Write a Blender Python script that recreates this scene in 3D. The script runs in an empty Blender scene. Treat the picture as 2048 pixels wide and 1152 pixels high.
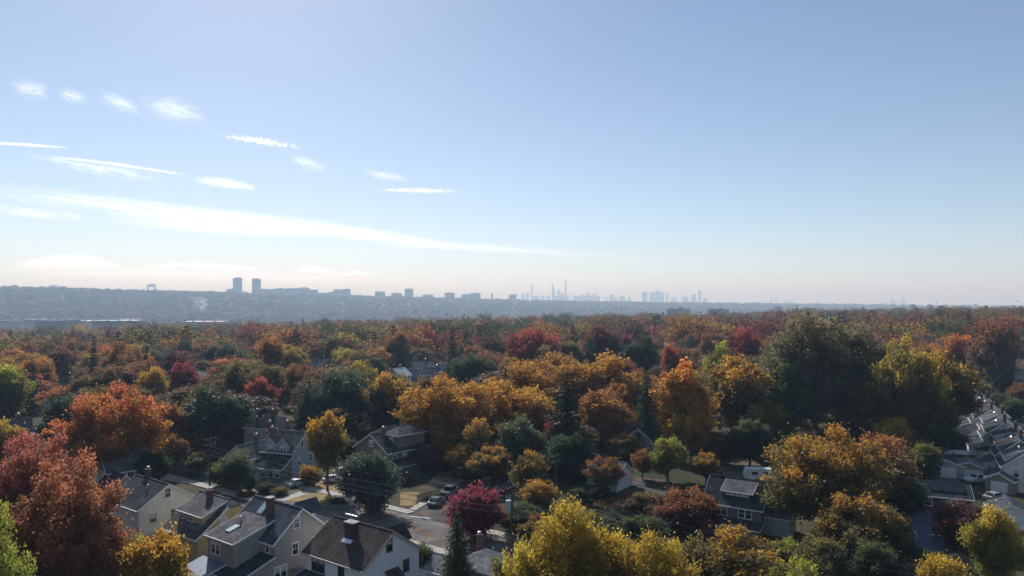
import bpy, bmesh, math, random
import numpy as np
from mathutils import Vector, Matrix

# ------------------------------------------------------------------ scene, camera, light
scene = bpy.context.scene
COL = scene.collection
CAM_H = 36.0
F = 1409.0            # focal length in pixels of the 2048 px wide photograph
HORIZON = 612.0

cam_d = bpy.data.cameras.new('camera'); cam = bpy.data.objects.new('camera', cam_d); COL.objects.link(cam)
cam.location = (0, 0, CAM_H); cam.rotation_euler = (math.radians(90), 0, 0)
cam_d.sensor_width = 36.0; cam_d.lens = 36.0 * F / 2048.0; cam_d.shift_y = 36.0 / 2048.0
cam_d.clip_start = 0.5; cam_d.clip_end = 900000.0
scene.camera = cam

SUN_AZ, SUN_EL = math.radians(-21.0), math.radians(36.0)
sunvec = Vector((math.sin(SUN_AZ)*math.cos(SUN_EL), math.cos(SUN_AZ)*math.cos(SUN_EL), math.sin(SUN_EL)))
world = bpy.data.worlds.new('World'); scene.world = world; world.use_nodes = True
wn = world.node_tree; wn.nodes.clear()
sky = wn.nodes.new('ShaderNodeTexSky'); sky.sky_type = 'NISHITA'; sky.sun_disc = False
sky.sun_elevation = SUN_EL; sky.sun_rotation = SUN_AZ
sky.altitude = 60; sky.air_density = 0.75; sky.dust_density = 0.2; sky.ozone_density = 0.7
bg = wn.nodes.new('ShaderNodeBackground'); bg.inputs['Strength'].default_value = 0.084
wo = wn.nodes.new('ShaderNodeOutputWorld')
wn.links.new(sky.outputs[0], bg.inputs[0]); wn.links.new(bg.outputs[0], wo.inputs[0])

sun_d = bpy.data.lights.new('sun', 'SUN'); sun_d.energy = 3.4; sun_d.angle = math.radians(0.5); sun_d.color = (1.0, 0.99, 0.975)
sun = bpy.data.objects.new('sun', sun_d); COL.objects.link(sun)
sun.rotation_euler = sunvec.to_track_quat('Z', 'Y').to_euler(); sun.location = (-60, 60, 120)

vs = scene.view_settings
vs.view_transform = 'Standard'; vs.look = 'None'; vs.exposure = 0.5; vs.gamma = 1.0; vs.use_curve_mapping = False
scene.render.engine = 'CYCLES'
cy = scene.cycles
cy.max_bounces = 5; cy.diffuse_bounces = 3; cy.glossy_bounces = 2; cy.transmission_bounces = 3; cy.volume_bounces = 1
cy.transparent_max_bounces = 16; cy.use_denoising = True
cy.caustics_reflective = False; cy.caustics_refractive = False
cy.sample_clamp_indirect = 4.0

# ------------------------------------------------------------------ helpers
R = random.Random(7)
def depth_at(py, z=0.0): return (CAM_H - z) * F / (py - HORIZON)
def xat(px, Y): return (px - 1024.0) / F * Y
def zat(py, Y): return CAM_H - (py - HORIZON) * Y / F
def gp(px, py, z=0.0):
    Y = depth_at(py, z); return (xat(px, Y), Y)

def link(o, parent=None):
    COL.objects.link(o)
    if parent is not None: o.parent = parent
    return o
def tag(o, label=None, cat=None, group=None, kind=None):
    if label: o['label'] = label
    if cat: o['category'] = cat
    if group: o['group'] = group
    if kind: o['kind'] = kind
    return o
def thing(name, label, cat, loc=(0, 0, 0), rotz=0.0, group=None):
    o = bpy.data.objects.new(name, None); o.empty_display_size = 0.5
    COL.objects.link(o); o.location = loc; o.rotation_euler = (0, 0, rotz)
    return tag(o, label, cat, group)

class MB:
    """collects vertices and faces of one mesh object"""
    def __init__(s): s.v = []; s.f = []
    def poly(s, pts):
        n = len(s.v); s.v += [tuple(p) for p in pts]; s.f.append(tuple(range(n, n+len(pts)))); return s
    def box(s, x0, x1, y0, y1, z0, z1):
        n = len(s.v)
        s.v += [(x0,y0,z0),(x1,y0,z0),(x1,y1,z0),(x0,y1,z0),(x0,y0,z1),(x1,y0,z1),(x1,y1,z1),(x0,y1,z1)]
        for q in ((3,2,1,0),(4,5,6,7),(0,1,5,4),(1,2,6,5),(2,3,7,6),(3,0,4,7)): s.f.append(tuple(n+i for i in q))
        return s
    def prism(s, prof, axis_fn):
        """prof: list of 2-D points; axis_fn(p, t) -> 3-D for t in 0,1"""
        n = len(s.v); k = len(prof)
        s.v += [axis_fn(p, 0) for p in prof] + [axis_fn(p, 1) for p in prof]
        s.f.append(tuple(n+i for i in range(k))[::-1]); s.f.append(tuple(n+k+i for i in range(k)))
        for i in range(k):
            j = (i+1) % k; s.f.append((n+i, n+j, n+k+j, n+k+i))
        return s
    def slab(s, pts, th):
        """polygon pts (top face) thickened downwards by th"""
        n = len(s.v); k = len(pts)
        s.v += [tuple(p) for p in pts] + [(p[0], p[1], p[2]-th) for p in pts]
        s.f.append(tuple(n+i for i in range(k))); s.f.append(tuple(n+k+i for i in range(k))[::-1])
        for i in range(k):
            j = (i+1) % k; s.f.append((n+i, n+k+i, n+k+j, n+j))
        return s
    def bar(s, a, b, r0, r1=None, seg=6, cap=True):
        r1 = r0 if r1 is None else r1
        a = Vector(a); b = Vector(b); d = (b-a)
        if d.length < 1e-6: return s
        d.normalize(); u = d.orthogonal().normalized(); w = d.cross(u); n = len(s.v)
        for c, r in ((a, r0), (b, r1)):
            for i in range(seg):
                t = 2*math.pi*i/seg; s.v.append(tuple(c + u*math.cos(t)*r + w*math.sin(t)*r))
        for i in range(seg):
            j = (i+1) % seg; s.f.append((n+i, n+j, n+seg+j, n+seg+i))
        if cap: s.f.append(tuple(n+i for i in range(seg))[::-1]); s.f.append(tuple(n+seg+i for i in range(seg)))
        return s
    def tube(s, pts, r, seg=5):
        for i in range(len(pts)-1):
            rr = r if not isinstance(r, (list, tuple)) else r[i]
            r2 = r if not isinstance(r, (list, tuple)) else r[i+1]
            s.bar(pts[i], pts[i+1], rr, r2, seg, cap=True)
        return s
    def mesh(s, name):
        m = bpy.data.meshes.new(name); m.from_pydata(s.v, [], s.f)
        bm = bmesh.new(); bm.from_mesh(m); bmesh.ops.recalc_face_normals(bm, faces=bm.faces); bm.to_mesh(m); bm.free()
        m.update(); return m
    def build(s, name, mat, parent=None, loc=None, rotz=None):
        m = s.mesh(name); o = bpy.data.objects.new(name, m)
        if mat is not None: m.materials.append(mat)
        link(o, parent)
        if loc is not None: o.location = loc
        if rotz is not None: o.rotation_euler = (0, 0, rotz)
        return o

# ------------------------------------------------------------------ materials
MATS = {}
def nodes_of(name):
    m = bpy.data.materials.new(name); m.use_nodes = True; nt = m.node_tree; nt.nodes.clear()
    out = nt.nodes.new('ShaderNodeOutputMaterial'); return m, nt, out
def N(nt, t, **kw):
    n = nt.nodes.new(t)
    for k, v in kw.items(): setattr(n, k, v)
    return n
def ramp(nt, fac, stops):
    r = nt.nodes.new('ShaderNodeValToRGB'); e = r.color_ramp.elements
    while len(e) < len(stops): e.new(0.5)
    for el, (p, c) in zip(e, stops):
        el.position = p; el.color = (c[0], c[1], c[2], 1)
    nt.links.new(fac, r.inputs[0]); return r.outputs[0]
def surf(name, col, rough=0.8, var=0.18, scale=1.2, bump=0.0, bscale=12.0, spec=0.3, metal=0.0, col2=None, detail=5.0):
    """plain painted / mineral surface with mottled tone and fine relief"""
    if name in MATS: return MATS[name]
    m, nt, out = nodes_of(name); L = nt.links.new
    tc = N(nt, 'ShaderNodeTexCoord'); nz = N(nt, 'ShaderNodeTexNoise')
    nz.inputs['Scale'].default_value = scale; nz.inputs['Detail'].default_value = detail; nz.inputs['Roughness'].default_value = 0.65
    L(tc.outputs['Object'], nz.inputs['Vector'])
    a = tuple(c*(1-var) for c in col); b = tuple(min(1, c*(1+var)) for c in (col2 or col))
    c = ramp(nt, nz.outputs[0], [(0.3, a), (0.7, b)])
    p = N(nt, 'ShaderNodeBsdfPrincipled'); L(c, p.inputs['Base Color'])
    p.inputs['Roughness'].default_value = rough; p.inputs['Metallic'].default_value = metal
    p.inputs['Specular IOR Level'].default_value = spec
    if bump:
        n2 = N(nt, 'ShaderNodeTexNoise'); n2.inputs['Scale'].default_value = bscale; n2.inputs['Detail'].default_value = 3
        L(tc.outputs['Object'], n2.inputs['Vector'])
        bp = N(nt, 'ShaderNodeBump'); bp.inputs['Strength'].default_value = bump; bp.inputs['Distance'].default_value = 0.05
        L(n2.outputs[0], bp.inputs['Height']); L(bp.outputs[0], p.inputs['Normal'])
    L(p.outputs[0], out.inputs[0]); MATS[name] = m; return m
def shingle(name, col, var=0.3, course=0.2, tab=0.33, stain=0.38):
    """asphalt shingles: courses follow the height, tabs run along the roof"""
    if name in MATS: return MATS[name]
    m, nt, out = nodes_of(name); L = nt.links.new
    tc = N(nt, 'ShaderNodeTexCoord'); sp = N(nt, 'ShaderNodeSeparateXYZ'); L(tc.outputs['Object'], sp.inputs[0])
    def snap(sock, step):
        k = N(nt, 'ShaderNodeMath', operation='SNAP'); L(sock, k.inputs[0]); k.inputs[1].default_value = step; return k.outputs[0]
    add = N(nt, 'ShaderNodeMath', operation='ADD'); L(sp.outputs[0], add.inputs[0]); L(sp.outputs[1], add.inputs[1])
    cb = N(nt, 'ShaderNodeCombineXYZ'); L(snap(add.outputs[0], tab), cb.inputs[0]); L(snap(sp.outputs[2], course*0.62), cb.inputs[2])
    wnz = N(nt, 'ShaderNodeTexWhiteNoise'); L(cb.outputs[0], wnz.inputs[0])
    c1 = ramp(nt, wnz.outputs[0], [(0.0, tuple(c*(1-var) for c in col)), (1.0, tuple(c*(1+var) for c in col))])
    nz = N(nt, 'ShaderNodeTexNoise'); nz.inputs['Scale'].default_value = 0.55; nz.inputs['Detail'].default_value = 6; L(tc.outputs['Object'], nz.inputs['Vector'])
    c2 = ramp(nt, nz.outputs[0], [(0.3, (1-stain,)*3), (0.7, (1+stain,)*3)])
    mx = N(nt, 'ShaderNodeMix', data_type='RGBA', blend_type='MULTIPLY'); mx.inputs[0].default_value = 1
    L(c1, mx.inputs[6]); L(c2, mx.inputs[7])
    p = N(nt, 'ShaderNodeBsdfPrincipled'); L(mx.outputs[2], p.inputs['Base Color']); p.inputs['Roughness'].default_value = 0.95
    p.inputs['Specular IOR Level'].default_value = 0.1
    fr = N(nt, 'ShaderNodeMath', operation='FRACT'); dv = N(nt, 'ShaderNodeMath', operation='DIVIDE'); L(sp.outputs[2], dv.inputs[0]); dv.inputs[1].default_value = course*0.62
    L(dv.outputs[0], fr.inputs[0]); sm = N(nt, 'ShaderNodeMath', operation='ADD'); L(fr.outputs[0], sm.inputs[0]); L(wnz.outputs[0], sm.inputs[1])
    bp = N(nt, 'ShaderNodeBump'); bp.inputs['Strength'].default_value = 0.5; bp.inputs['Distance'].default_value = 0.02
    L(sm.outputs[0], bp.inputs['Height']); L(bp.outputs[0], p.inputs['Normal'])
    L(p.outputs[0], out.inputs[0]); MATS[name] = m; return m
def siding(name, col, board=0.16, var=0.07):
    if name in MATS: return MATS[name]
    m, nt, out = nodes_of(name); L = nt.links.new
    tc = N(nt, 'ShaderNodeTexCoord'); sp = N(nt, 'ShaderNodeSeparateXYZ'); L(tc.outputs['Object'], sp.inputs[0])
    dv = N(nt, 'ShaderNodeMath', operation='DIVIDE'); L(sp.outputs[2], dv.inputs[0]); dv.inputs[1].default_value = board
    fr = N(nt, 'ShaderNodeMath', operation='FRACT'); L(dv.outputs[0], fr.inputs[0])
    nz = N(nt, 'ShaderNodeTexNoise'); nz.inputs['Scale'].default_value = 0.7; nz.inputs['Detail'].default_value = 6; L(tc.outputs['Object'], nz.inputs['Vector'])
    mp = N(nt, 'ShaderNodeMapping'); mp.inputs['Scale'].default_value = (2.5, 2.5, 0.25); L(tc.outputs['Object'], mp.inputs[0])
    nz2 = N(nt, 'ShaderNodeTexNoise'); nz2.inputs['Scale'].default_value = 1.0; L(mp.outputs[0], nz2.inputs['Vector'])
    sm = N(nt, 'ShaderNodeMath', operation='ADD'); L(nz.outputs[0], sm.inputs[0]); L(nz2.outputs[0], sm.inputs[1])
    hf = N(nt, 'ShaderNodeMath', operation='MULTIPLY'); L(sm.outputs[0], hf.inputs[0]); hf.inputs[1].default_value = 0.5
    c = ramp(nt, hf.outputs[0], [(0.35, tuple(x*(1-var*1.6) for x in col)), (0.65, tuple(min(1, x*(1+var)) for x in col))])
    p = N(nt, 'ShaderNodeBsdfPrincipled'); L(c, p.inputs['Base Color']); p.inputs['Roughness'].default_value = 0.6; p.inputs['Specular IOR Level'].default_value = 0.3
    bp = N(nt, 'ShaderNodeBump'); bp.inputs['Strength'].default_value = 0.6; bp.inputs['Distance'].default_value = 0.03
    L(fr.outputs[0], bp.inputs['Height']); L(bp.outputs[0], p.inputs['Normal'])
    L(p.outputs[0], out.inputs[0]); MATS[name] = m; return m
def brickmat(name, c1, c2, mortar):
    if name in MATS: return MATS[name]
    m, nt, out = nodes_of(name); L = nt.links.new
    tc = N(nt, 'ShaderNodeTexCoord'); sp = N(nt, 'ShaderNodeSeparateXYZ'); L(tc.outputs['Object'], sp.inputs[0])
    add = N(nt, 'ShaderNodeMath', operation='ADD'); L(sp.outputs[0], add.inputs[0]); L(sp.outputs[1], add.inputs[1])
    cb = N(nt, 'ShaderNodeCombineXYZ'); L(add.outputs[0], cb.inputs[0]); L(sp.outputs[2], cb.inputs[1])
    b = N(nt, 'ShaderNodeTexBrick'); b.inputs['Scale'].default_value = 4.2
    b.inputs['Color1'].default_value = (*c1, 1); b.inputs['Color2'].default_value = (*c2, 1); b.inputs['Mortar'].default_value = (*mortar, 1)
    L(cb.outputs[0], b.inputs['Vector'])
    p = N(nt, 'ShaderNodeBsdfPrincipled'); L(b.outputs[0], p.inputs['Base Color']); p.inputs['Roughness'].default_value = 0.9
    L(p.outputs[0], out.inputs[0]); MATS[name] = m; return m

def leafmat(name, needle=False, far=False):
    """foliage: colour of the crown from the object, a second colour for the upper, sun-turned leaves"""
    if name in MATS: return MATS[name]
    m, nt, out = nodes_of(name); L = nt.links.new
    kind = 'INSTANCER' if far else 'OBJECT'
    a = N(nt, 'ShaderNodeAttribute', attribute_type=kind); a.attribute_name = 'leaf_main'
    b = N(nt, 'ShaderNodeAttribute', attribute_type=kind); b.attribute_name = 'leaf_tip' if not far else 'leaf_main'
    r = N(nt, 'ShaderNodeAttribute', attribute_type='GEOMETRY'); r.attribute_name = 'rnd'
    h = N(nt, 'ShaderNodeAttribute', attribute_type='GEOMETRY'); h.attribute_name = 'mixv'
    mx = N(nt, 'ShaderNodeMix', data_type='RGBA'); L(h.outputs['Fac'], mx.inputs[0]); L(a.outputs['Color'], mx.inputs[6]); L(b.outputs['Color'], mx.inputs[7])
    v = N(nt, 'ShaderNodeMapRange'); L(r.outputs['Fac'], v.inputs[0]); v.inputs[3].default_value = 0.86 if far else 0.62; v.inputs[4].default_value = 1.14 if far else 1.4
    sc = N(nt, 'ShaderNodeVectorMath', operation='SCALE'); L(mx.outputs[2], sc.inputs[0]); L(v.outputs[0], sc.inputs[3])
    d = N(nt, 'ShaderNodeBsdfDiffuse'); L(sc.outputs[0], d.inputs[0])
    t = N(nt, 'ShaderNodeBsdfTranslucent'); 
    gm = N(nt, 'ShaderNodeGamma'); gm.inputs[1].default_value = 0.78; L(sc.outputs[0], gm.inputs[0]); L(gm.outputs[0], t.inputs[0])
    mxs = N(nt, 'ShaderNodeMixShader'); mxs.inputs[0].default_value = 0.2 if needle else 0.58
    L(d.outputs[0], mxs.inputs[1]); L(t.outputs[0], mxs.inputs[2])
    if far:
        L(mxs.outputs[0], out.inputs[0])
    else:
        g = N(nt, 'ShaderNodeBsdfGlossy'); g.inputs['Roughness'].default_value = 0.5; g.inputs[0].default_value = (0.9, 0.95, 1, 1)
        gl = N(nt, 'ShaderNodeAttribute', attribute_type='OBJECT'); gl.attribute_name = 'leaf_gloss'
        m2 = N(nt, 'ShaderNodeMixShader'); L(gl.outputs['Fac'], m2.inputs[0])
        L(mxs.outputs[0], m2.inputs[1]); L(g.outputs[0], m2.inputs[2]); L(m2.outputs[0], out.inputs[0])
    MATS[name] = m; return m

M_LEAF = leafmat('leaf'); M_NEEDLE = leafmat('needle', needle=True); M_FAR = leafmat('far_foliage', far=True)
M_BARK = surf('bark', (0.07, 0.055, 0.045), 0.95, 0.35, 3.0, 0.6, 9.0)
# ------------------------------------------------------------------ terrain
def sstep(a, b, x):
    t = np.clip((x-a)/(b-a), 0, 1); return t*t*(3-2*t)
_rs = np.random.RandomState(3)
_ph = _rs.rand(24)*6.28; _dirs = _rs.rand(24)*6.28
def wobble(x, y, lam, k0, n=4):
    s = 0
    for i in range(n):
        a = _dirs[k0+i]; s = s + np.sin((x*math.cos(a)+y*math.sin(a))*6.283/(lam*(0.7+0.25*i))+_ph[k0+i])
    return s/n
RIDGE_PX = [-2500, -600, 0, 200, 400, 700, 880, 1000, 1150, 1300, 1500, 1700, 1850, 2048, 2700, 4500]
RIDGE_PY = [580, 581, 582, 584.5, 587, 592.5, 597, 600.5, 603, 605.5, 608, 610, 612, 613, 612, 611]
RIDGE_D = [5000, 5000, 5000, 5050, 5200, 5600, 5900, 6200, 6600, 7000, 7600, 8300, 8800, 9200, 9500, 9500]
def terrain(x, y):
    x = np.asarray(x, float); y = np.asarray(y, float)
    r = np.sqrt(x*x+y*y); az = np.arctan2(x, np.maximum(y, -1e9)+1e-9)
    az = np.clip(az, -1.25, 1.25); px = 1024 + F*np.tan(np.clip(az, -1.15, 1.15))
    k = np.clip((px-1024)/1024, -1.3, 1.3)
    near = sstep(260, 820, r)*(-4.5+12*k)
    edge = np.where(k > 0.45, 1500+ (k-0.45)*2200, 1000 + 500*np.clip(k+0.2, 0, 0.65))
    drop = sstep(edge, edge*1.9, r)
    floor = -42 + 4*wobble(x, y, 900, 0) + np.clip(k, 0, 1)*14
    z = near*(1-drop) + floor*drop
    D = np.interp(px, RIDGE_PX, RIDGE_D); top = CAM_H + (HORIZON-np.interp(px, RIDGE_PX, RIDGE_PY))*D/F - 14
    up = sstep(0.50*D, 0.985*D, r)**1.15; down = sstep(1.04*D, 1.3*D, r)
    z = z*(1-up) + (top + 5*wobble(x, y, 700, 4))*up + 7*wobble(x, y, 420, 8)*up*(1-up)*3
    z = z*(1-down) + (-8)*down
    return z

def build_ground():
    rr = np.concatenate([np.linspace(0, 240, 9), np.linspace(270, 1200, 28), np.geomspace(1260, 10500, 80), np.geomspace(11500, 30000, 8)])
    aa = np.concatenate([np.linspace(-0.80, 0.80, 150), np.linspace(0.9, 2*math.pi-0.9, 30)])
    A, RR = np.meshgrid(aa, rr[1:]); X = RR*np.sin(A); Y = RR*np.cos(A); Z = terrain(X, Y)
    v = [(0, 0, 0)] + list(zip(X.ravel().tolist(), Y.ravel().tolist(), Z.ravel().tolist()))
    na = len(aa); nr = len(rr)-1; f = []
    for j in range(na):
        f.append((0, 1+(j+1) % na, 1+j))
    for i in range(nr-1):
        for j in range(na):
            j2 = (j+1) % na; f.append((1+i*na+j, 1+i*na+j2, 1+(i+1)*na+j2, 1+(i+1)*na+j))
    m = bpy.data.meshes.new('ground'); m.from_pydata(v, [], f); m.update()
    for p in m.polygons: p.use_smooth = True
    if m.polygons[200].normal.z < 0: m.flip_normals()
    mt, nt, out = nodes_of('ground_litter'); L = nt.links.new
    tc = N(nt, 'ShaderNodeTexCoord')
    n1 = N(nt, 'ShaderNodeTexNoise'); n1.inputs['Scale'].default_value = 0.05; n1.inputs['Detail'].default_value = 8; L(tc.outputs['Object'], n1.inputs['Vector'])
    n2 = N(nt, 'ShaderNodeTexNoise'); n2.inputs['Scale'].default_value = 0.9; n2.inputs['Detail'].default_value = 6; L(tc.outputs['Object'], n2.inputs['Vector'])
    c1 = ramp(nt, n1.outputs[0], [(0.36, (0.045, 0.052, 0.026)), (0.5, (0.075, 0.066, 0.036)), (0.64, (0.10, 0.072, 0.042))])
    c2 = ramp(nt, n2.outputs[0], [(0.3, (0.6,)*3), (0.7, (1.35,)*3)])
    mx = N(nt, 'ShaderNodeMix', data_type='RGBA', blend_type='MULTIPLY'); mx.inputs[0].default_value = 1; L(c1, mx.inputs[6]); L(c2, mx.inputs[7])
    p = N(nt, 'ShaderNodeBsdfPrincipled'); L(mx.outputs[2], p.inputs['Base Color']); p.inputs['Roughness'].default_value = 0.95; p.inputs['Specular IOR Level'].default_value = 0.1
    L(p.outputs[0], out.inputs[0]); m.materials.append(mt)
    o = bpy.data.objects.new('ground', m); link(o); o['kind'] = 'structure'; return o
build_ground()

# ------------------------------------------------------------------ roads, pavements, lawns
GA = Vector((-0.805, 0.593)); GN = Vector((0.593, 0.805))      # street grid of the near block
def asphalt(name, col):
    """worn paving: patches, cracks and drifts of fallen leaves"""
    m, nt, out = nodes_of(name); L = nt.links.new
    tc = N(nt, 'ShaderNodeTexCoord')
    def noise(s, d=5):
        n = N(nt, 'ShaderNodeTexNoise'); n.inputs['Scale'].default_value = s; n.inputs['Detail'].default_value = d; L(tc.outputs['Object'], n.inputs['Vector']); return n.outputs[0]
    base = ramp(nt, noise(0.3), [(0.35, tuple(c*0.72 for c in col)), (0.65, tuple(c*1.2 for c in col))])
    vo = N(nt, 'ShaderNodeTexVoronoi', feature='DISTANCE_TO_EDGE'); vo.inputs['Scale'].default_value = 0.22; L(tc.outputs['Object'], vo.inputs['Vector'])
    ck = ramp(nt, vo.outputs[0], [(0.0, (0.45,)*3), (0.02, (1,)*3)])
    v2 = N(nt, 'ShaderNodeTexVoronoi'); v2.inputs['Scale'].default_value = 0.16; L(tc.outputs['Object'], v2.inputs['Vector'])
    sp = N(nt, 'ShaderNodeSeparateXYZ'); L(v2.outputs['Color'], sp.inputs[0])
    pt = ramp(nt, sp.outputs[0], [(0.70, (1,)*3), (0.74, (0.68,)*3)])
    a = N(nt, 'ShaderNodeMix', data_type='RGBA', blend_type='MULTIPLY'); a.inputs[0].default_value = 1; L(base, a.inputs[6]); L(ck, a.inputs[7])
    b = N(nt, 'ShaderNodeMix', data_type='RGBA', blend_type='MULTIPLY'); b.inputs[0].default_value = 1; L(a.outputs[2], b.inputs[6]); L(pt, b.inputs[7])
    lf = N(nt, 'ShaderNodeMath', operation='MULTIPLY'); L(noise(0.25, 3), lf.inputs[0]); L(noise(3.5, 2), lf.inputs[1])
    lr = ramp(nt, lf.outputs[0], [(0.29, (0,)*3), (0.34, (1,)*3)])
    c = N(nt, 'ShaderNodeMix', data_type='RGBA'); L(lr, c.inputs[0]); L(b.outputs[2], c.inputs[6]); c.inputs[7].default_value = (0.22, 0.12, 0.05, 1)
    p = N(nt, 'ShaderNodeBsdfPrincipled'); L(c.outputs[2], p.inputs['Base Color']); p.inputs['Roughness'].default_value = 0.92; p.inputs['Specular IOR Level'].default_value = 0.15
    L(p.outputs[0], out.inputs[0]); return m
M_ASPH = asphalt('asphalt', (0.19, 0.18, 0.17))
M_ASPH2 = asphalt('asphalt_dark', (0.085, 0.084, 0.088))
M_CONC = surf('concrete_path', (0.42, 0.39, 0.34), 0.9, 0.18, 0.8, 0.3, 6.0)
M_LAWN_DRY = surf('dry_lawn', (0.25, 0.155, 0.062), 0.95, 0.3, 0.5, 0.6, 10.0, col2=(0.27, 0.19, 0.075))
M_LAWN = surf('green_lawn', (0.17, 0.165, 0.035), 0.95, 0.3, 0.5, 0.6, 10.0)
M_LAWN_DEEP = surf('deep_green_lawn', (0.07, 0.10, 0.03), 0.95, 0.3, 0.5, 0.6, 10.0)
M_LOT = surf('shade_blue_asphalt', (0.10, 0.135, 0.20), 0.8, 0.18, 0.5, 0.3, 8.0)  # blue of open-sky shade put into the asphalt colour
M_PAINT = surf('road_paint', (0.62, 0.62, 0.6), 0.8, 0.2, 2.0)
def strip(name, a, b, half, z, mat, th=0.1, kind='structure'):
    a = Vector(a); b = Vector(b); d = (b-a).normalized(); n = Vector((-d.y, d.x))*half
    o = MB().slab([(a.x-n.x, a.y-n.y, z), (b.x-n.x, b.y-n.y, z), (b.x+n.x, b.y+n.y, z), (a.x+n.x, a.y+n.y, z)], th).build(name, mat)
    o['kind'] = kind; return o
def sheet(name, pts, z, mat, th=0.1):
    o = MB().slab([(p[0], p[1], z) for p in pts], th).build(name, mat); o['kind'] = 'structure'; return o
def ang(d): return math.atan2(d[1], d[0])
S1 = Vector((-15.6, 114.0)); S2D = Vector((0.31, 0.951)); S2N = Vector((0.951, -0.31))
strip('road', S1 - GA*70, S1 + GA*120, 4.7, 0.03, M_ASPH)
strip('cross_road', S1 + S2D*4.9, S1 + S2D*140, 4.2, 0.034, M_ASPH2)
def kerbed(name, a, b, side_n, off, w):
    a = Vector(a)+side_n*(off+w/2); b = Vector(b)+side_n*(off+w/2)
    strip(name, a, b, w/2, 0.15, M_CONC, 0.25)
for s, nm in ((-1, 'near_pavement'), (1, 'far_pavement')):
    segs = [(S1 - GA*70, S1 + GA*120)] if s < 0 else [(S1 + GA*6.5, S1 + GA*120), (S1 - GA*70, S1 - GA*7)]
    for a, b in segs: kerbed(nm, a, b, GN*s, 4.7, 1.9)
for s, nm in ((-1, 'cross_road_pavement'), (1, 'cross_road_pavement')):
    kerbed(nm, S1 + S2D*9, S1 + S2D*140, S2N*s, 4.2, 1.5)
strip('road_line', S1 + S2D*5.6 - S2N*4, S1 + S2D*5.6, 0.2, 0.045, M_PAINT, 0.008)
# second street on the left, further row of houses
strip('side_road', (-150, 192), (-62, 147.5), 4.5, 0.036, M_ASPH2)
strip('side_road_pavement', (-150, 186), (-66, 143.5), 0.8, 0.14, M_CONC, 0.2)
# lawns
sheet('lawn', [gp(575, 1003), gp(700, 1010), gp(745, 985), gp(770, 940), gp(690, 945), gp(655, 955)], 0.06, M_LAWN_DRY)
sheet('lawn', [gp(800, 1012), gp(830, 1012), gp(838, 985), gp(800, 985)], 0.06, M_LAWN_DRY)
sheet('lawn', [gp(855, 968), gp(905, 978), gp(908, 948), gp(880, 940)], 0.06, M_LAWN_DRY)
sheet('lawn', [gp(425, 978), gp(452, 983), gp(452, 967), gp(436, 966)], 0.06, M_LAWN)
sheet('garden_path', [gp(862, 963), gp(905, 972), gp(906, 968.5), gp(864, 959.5)], 0.09, M_CONC)
sheet('driveway', [gp(500, 985), gp(570, 1000), gp(640, 975), gp(640, 955), gp(560, 970)], 0.05, M_ASPH2)
sheet('driveway', [gp(550, 1000), gp(570, 1003), gp(625, 985), gp(612, 980)], 0.09, M_CONC)
sheet('parking_court', [gp(1815, 1105), gp(1888, 1105), gp(1898, 1022), gp(1828, 1018)], 0.05, M_LOT)
sheet('back_yard', [gp(1400, 945), gp(1560, 960), gp(1560, 880), gp(1400, 880)], 0.05, surf('bare_soil', (0.13, 0.10, 0.08), 0.95, 0.4, 0.25))
sheet('driveway', [gp(1255, 985), gp(1340, 1010), gp(1330, 960), gp(1270, 955)], 0.06, M_ASPH2)
sheet('back_lane', [(63, 118), (84, 131), (118, 188), (104, 192), (72, 138)], 0.05, surf('lane_gravel', (0.10, 0.095, 0.095), 0.95, 0.3, 0.5))
sheet('lawn', [(150, 178), (172, 182), (205, 262), (182, 268)], 0.06, M_LAWN)
sheet('lawn', [gp(1240, 838), gp(1275, 838), gp(1275, 815), gp(1245, 812)], 0.06, M_LAWN_DRY)
# added metal blocks mirroring the sky, for a parking-lot glint on the far ridge
def glint_blocks():
    rs = random.Random(5); mb = MB()
    for i in range(60):
        px = 404 + rs.gauss(0, 7.0); r = 3650 + rs.gauss(0, 130); x = xat(px, 1)*r; s = rs.uniform(4, 11)
        y = r; z = float(terrain(x, y)) + rs.uniform(7, 13)
        mb.box(x-s, x+s, y-s*0.8, y+s*0.8, z-16, z)
    o = mb.build('sky_glint_blocks', surf('glint_metal', (0.9, 0.9, 0.9), 0.3, 0.05, 0.05, metal=1.0)); tag(o, kind='stuff')
glint_blocks()

# ------------------------------------------------------------------ trees
def leaf_mesh(name, centers, axes, normals, length, width, rnd, mixv, mat):
    """diamond leaf sprays as one mesh"""
    n = len(centers); ax = axes/np.linalg.norm(axes, axis=1, keepdims=True)
    nr = np.cross(ax, normals); nr /= (np.linalg.norm(nr, axis=1, keepdims=True)+1e-9)
    nn = np.cross(nr, ax)
    L = length[:, None]; W = width[:, None]
    p0 = centers - ax*L*0.5; p2 = centers + ax*L*0.5
    p1 = centers + nr*W*0.5 + nn*W*0.18; p3 = centers - nr*W*0.5 + nn*W*0.18
    co = np.stack([p0, p1, p2, p3], 1).reshape(-1, 3).astype(np.float32)
    m = bpy.data.meshes.new(name)
    m.vertices.add(n*4); m.vertices.foreach_set('co', co.ravel())
    m.loops.add(n*4); m.loops.foreach_set('vertex_index', np.arange(n*4, dtype=np.int32))
    m.polygons.add(n); m.polygons.foreach_set('loop_start', np.arange(0, n*4, 4, dtype=np.int32))
    m.update(calc_edges=True)
    a = m.attributes.new('rnd', 'FLOAT', 'FACE'); a.data.foreach_set('value', rnd.astype(np.float32))
    a = m.attributes.new('mixv', 'FLOAT', 'FACE'); a.data.foreach_set('value', np.clip(mixv, 0, 1).astype(np.float32))
    m.materials.append(mat); m.validate(); return m

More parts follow.
